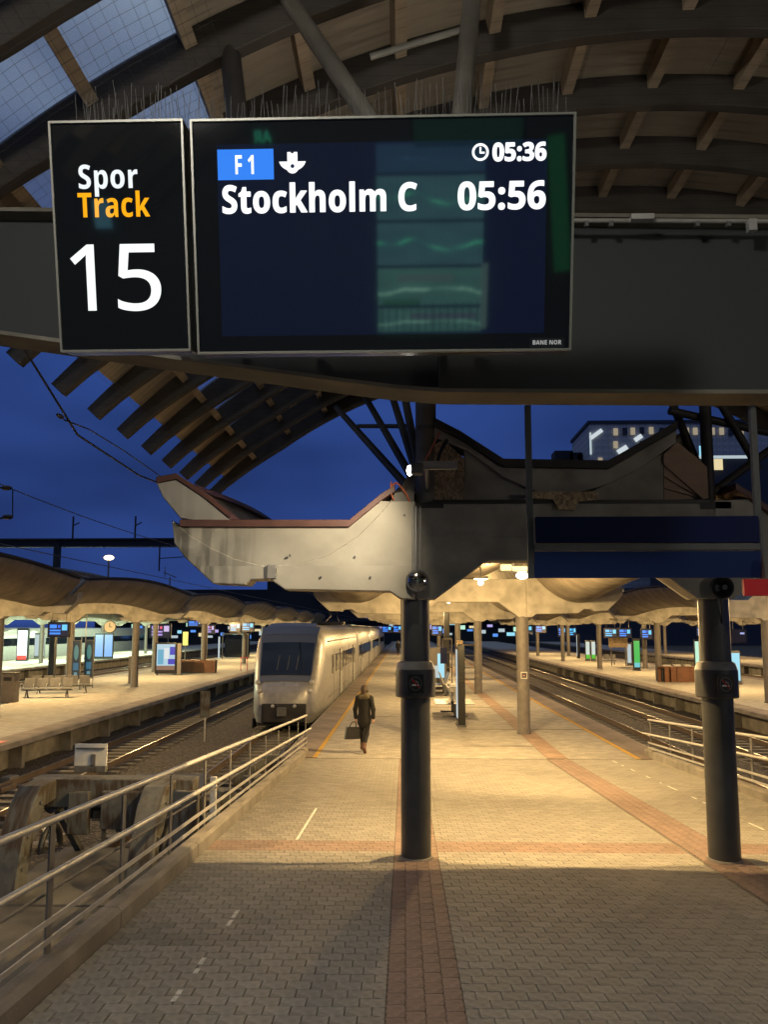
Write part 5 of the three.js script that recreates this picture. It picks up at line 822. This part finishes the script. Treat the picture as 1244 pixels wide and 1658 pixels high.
{
  const a = wire('overhead wire running down from the girder to the pale crosshead', [V(-4.9, 7.2, 8), at3(95, 672, 9.2), V(-4.6, 6.1, 18), V(-4.6, 6.0, 40), V(-4.6, 6.0, 120)], .016); part('insulator', [new THREE.SphereGeometry(.05, 10, 8).scale(.6, .6, 2).translate(...at3(97, 674, 9.2))], M.black, a);
  wire('lower overhead wire branching from the insulator towards the portal', [at3(104, 680, 9.3), at3(180, 716, 13), V(-4.6, 5.7, 24), V(-4.6, 5.3, 46), V(-4.6, 5.2, 120)], .012);
  wire('upper wire over the second track', [V(-9.35, 7.0, 4), V(-9.35, 6.4, 20), V(-9.35, 6.8, 46), V(-9.35, 6.5, 90), V(-9.35, 6.8, 140)], .014);
  wire('contact wire over the second track', [V(-9.35, 5.1, 4), V(-9.35, 5.1, 60), V(-9.35, 5.1, 140)], .012);
  const c = thing('wire_support', 'dark registration arm with two insulators over the second track', 'catenary arm'); for (const [px, py] of [[10, 790], [12, 837]]) part('insulator', new THREE.SphereGeometry(.07, 10, 8).scale(2, .9, 1).translate(...at3(px, py, 17)), M.black, c); part('arm', [tube(at3(20, 792, 17), at3(20, 838, 17), .015), tube(at3(-80, 780, 17), at3(14, 791, 17), .025), tube(at3(-80, 845, 17), at3(14, 838, 17), .025)], M.black, c);
}
for (const [px, py, zf, lab] of [[176, 903, 110, 'lit street lamp on a tall pole beyond the clock platform roof'], [275, 935, 140, 'small unlit mast with thin arms behind the clock platform roof']]) { const [x, y] = P(px, py, zf), t = thing('street_lamp', lab, 'street lamp'); part('pole', tube(V(x, -.9, zf), V(x, y, zf), .14), M.galvDark, t); if (zf < 120) { part('globe', new THREE.SphereGeometry(.55, 14, 10).scale(1.4, .7, 1).translate(x, y, -zf), M.glowWindow.clone(), t).material.emissiveIntensity = 4; const l = new THREE.PointLight(WARM, 120); l.position.set(x, y - .9, -zf); l.castShadow = true; t.add(l); } else part('arm', [tube(V(x - 1.2, y + 1, zf), V(x + 1.2, y, zf), .1), tube(V(x - 1, y, zf), V(x - 1, y + 2, zf), .08)], M.galvDark, t); }

// ================================================================== PEOPLE
function field(bones, c, half, size, k = .03) { // smooth union of tapered capsules, meshed
  const mc = new MarchingCubes(size, new THREE.MeshBasicMaterial(), false, false, 60000); mc.isolation = 0;
  const p = new THREE.Vector3(), ab = new THREE.Vector3(), ap = new THREE.Vector3();
  for (let z = 0; z < size; z++) for (let y = 0; y < size; y++) for (let x = 0; x < size; x++) {
    p.set((x - size / 2) / (size / 2) * half + c.x, (y - size / 2) / (size / 2) * half + c.y, (z - size / 2) / (size / 2) * half + c.z);
    let d = 1e3; for (const [a, b, ra, rb, sx = 1] of bones) { ab.subVectors(b, a); ap.subVectors(p, a); const t = clamp(ap.dot(ab) / Math.max(1e-9, ab.lengthSq())); const q = ap.addScaledVector(ab, -t); q.z *= sx; const dd = q.length() - lerp(ra, rb, t); const h = clamp(.5 + .5 * (d - dd) / k); d = lerp(d, dd, h) - k * h * (1 - h); }
    mc.field[x + y * size + z * size * size] = -d;
  }
  mc.update(); const n = mc.count, g = new THREE.BufferGeometry(); g.setAttribute('position', new THREE.BufferAttribute(mc.positionArray.slice(0, n * 3), 3)); g.setAttribute('normal', new THREE.BufferAttribute(mc.normalArray.slice(0, n * 3), 3)); g.scale(half, half, half).translate(c.x, c.y, c.z); g.computeVertexNormals(); return g;
}
const v3 = (x, y, z) => new THREE.Vector3(x, y, z);
function walker(label, x, y, zf, s = 1, scarf) {
  const t = thing('person', label, 'person'); t.position.set(x, y, -zf); t.scale.setScalar(s); t.rotation.y = -.18;
  // joints: x right, z towards the camera (the figure walks away)
  const hipL = v3(-.09, .92, 0), hipR = v3(.09, .92, 0), kL = v3(-.10, .51, -.16), kR = v3(.075, .49, .05), aL = v3(-.105, .10, -.20), aR = v3(.055, .16, .27), tL = v3(-.11, .045, -.36), tR = v3(.06, .05, .17);
  part('body', field([[v3(0, 1.0, 0), v3(0, 1.38, .0), .13, .15, 1.25], [v3(-.15, 1.42, 0), v3(.15, 1.42, 0), .07, .07], [v3(0, 1.42, 0), v3(0, 1.55, -.01), .055, .05], [v3(0, 1.60, -.015), v3(0, 1.665, -.01), .085, .088], [hipL, kL, .095, .06], [kL, aL, .062, .036], [hipR, kR, .095, .06], [kR, aR, .062, .036], [hipL, hipR, .11, .11], [aL, tL, .042, .036], [aR, tR, .042, .034], [v3(0, 1.60, -.10), v3(0, 1.59, -.125), .018, .014], [v3(-.088, 1.615, -.01), v3(-.092, 1.59, -.01), .018, .012], [v3(.088, 1.615, -.01), v3(.092, 1.59, -.01), .018, .012]], v3(0, .88, 0), .92, 112, .03), M.trousers, t);
  for (const [a, k2, toe] of [[aL, kL, tL], [aR, kR, tR]]) part('boot', field([[a.clone().lerp(k2, .3), a, .052, .046], [a, toe, .05, .042]], a.clone().add(v3(0, .02, -.06)), .26, 40, .03), M.boot, t);
  part('coat', field([[v3(0, .82, .01), v3(0, 1.12, 0), .185, .155, 1.25], [v3(0, 1.12, 0), v3(0, 1.38, 0), .155, .15, 1.25], [v3(-.15, 1.42, 0), v3(.15, 1.42, 0), .085, .085], [v3(-.18, 1.42, 0), v3(-.25, 1.14, .02), .07, .056], [v3(-.25, 1.14, .02), v3(-.255, .90, -.06), .056, .045], [v3(.18, 1.42, 0), v3(.25, 1.14, .04), .07, .056], [v3(.25, 1.14, .04), v3(.26, .92, .06), .056, .045]], v3(0, 1.1, 0), .62, 72, .035), M.coat, t);
  part('hood', field([[v3(-.08, 1.47, .07), v3(.08, 1.47, .07), .075, .075], [v3(-.11, 1.50, .0), v3(-.05, 1.52, .07), .045, .05], [v3(.11, 1.50, 0), v3(.05, 1.52, .07), .045, .05]], v3(0, 1.48, .04), .26, 40, .03), M.hoodTrim, t);
  part('hair', field([[v3(0, 1.65, .01), v3(0, 1.68, .0), .098, .095], [v3(0, 1.62, .05), v3(0, 1.50, .07), .082, .06]], v3(0, 1.6, .03), .26, 44, .03), M.hair, t);
  for (const [s2, w] of [[-1, v3(-.255, .885, -.06)], [1, v3(.26, .905, .06)]]) { // hands: palm, four curled fingers, thumb
    const b = [[w, w.clone().add(v3(0, -.065, -.005)), .026, .034, 1]]; for (let f = 0; f < 4; f++) { const r = w.clone().add(v3(0, -.085, (f - 1.5) * .019)), m = r.clone().add(v3(-s2 * .012, -.035 - (f === 1 ? .006 : f === 3 ? -.008 : 0), 0)); b.push([r, m, .0095, .009], [m, m.clone().add(v3(-s2 * .026, -.014, 0)), .009, .0075]); }
    b.push([w.clone().add(v3(-s2 * .005, -.03, -.03)), w.clone().add(v3(-s2 * .022, -.065, -.042)), .011, .009], [w.clone().add(v3(-s2 * .022, -.065, -.042)), w.clone().add(v3(-s2 * .03, -.09, -.034)), .009, .008]);
    part('hand', field(b, w.clone().add(v3(0, -.06, 0)), .11, 56, .008), M.skin, t);
  }
  return t;
}
{
  const [x, zf] = gx(590, 1219, floorY(18.6)); walker('person in a dark hooded coat and black leggings walking away with a black bag', x, floorY(zf), zf, .965);
  const b = thing('handbag', 'black handbag hanging from the hand of the walking person in the dark coat', 'bag'), bx = x - .262, by = floorY(zf) + .35, bz = -zf - .06;
  const s = new THREE.Shape(); s.moveTo(-.19, 0); s.lineTo(.19, 0); s.lineTo(.15, .27); s.lineTo(-.15, .27); s.lineTo(-.19, 0);
  part('body', new THREE.ExtrudeGeometry(s, { depth: .1, bevelEnabled: true, bevelSize: .015, bevelThickness: .02, bevelSegments: 2 }).translate(0, 0, -.05).rotateY(.35).translate(bx - .05, by, bz), M.bagBlack, b);
  part('handle', path([v3(bx - .13, by + .26, bz), v3(bx - .06, by + .40, bz), v3(bx + .0, by + .42, bz), v3(bx + .04, by + .38, bz), v3(bx + .05, by + .26, bz)], .012), M.bagBlack, b);
  const [x2, z2] = gx(645, 1062); walker('small distant person in dark clothes far along the paved platform', x2, 0, z2, 1);
}
// ================================================================== every thing stands on its own base
for (const o of [...scene.children]) {
  if (o.isLight || !(o.isMesh || o.isGroup) || o.position.lengthSq() > 0 || o.isInstancedMesh || o.userData.kind === 'structure') continue;
  const b = new THREE.Box3().setFromObject(o), c = b.getCenter(new THREE.Vector3()); c.y = b.min.y;
  if (o.isMesh) { const kids = o.children; o.geometry = o.geometry.clone().translate(-c.x, -c.y, -c.z); kids.forEach((k) => k.position.sub(c)); } else o.children.forEach((k) => k.position.sub(c));
  o.position.copy(c);
}
renderer.render(scene, camera);
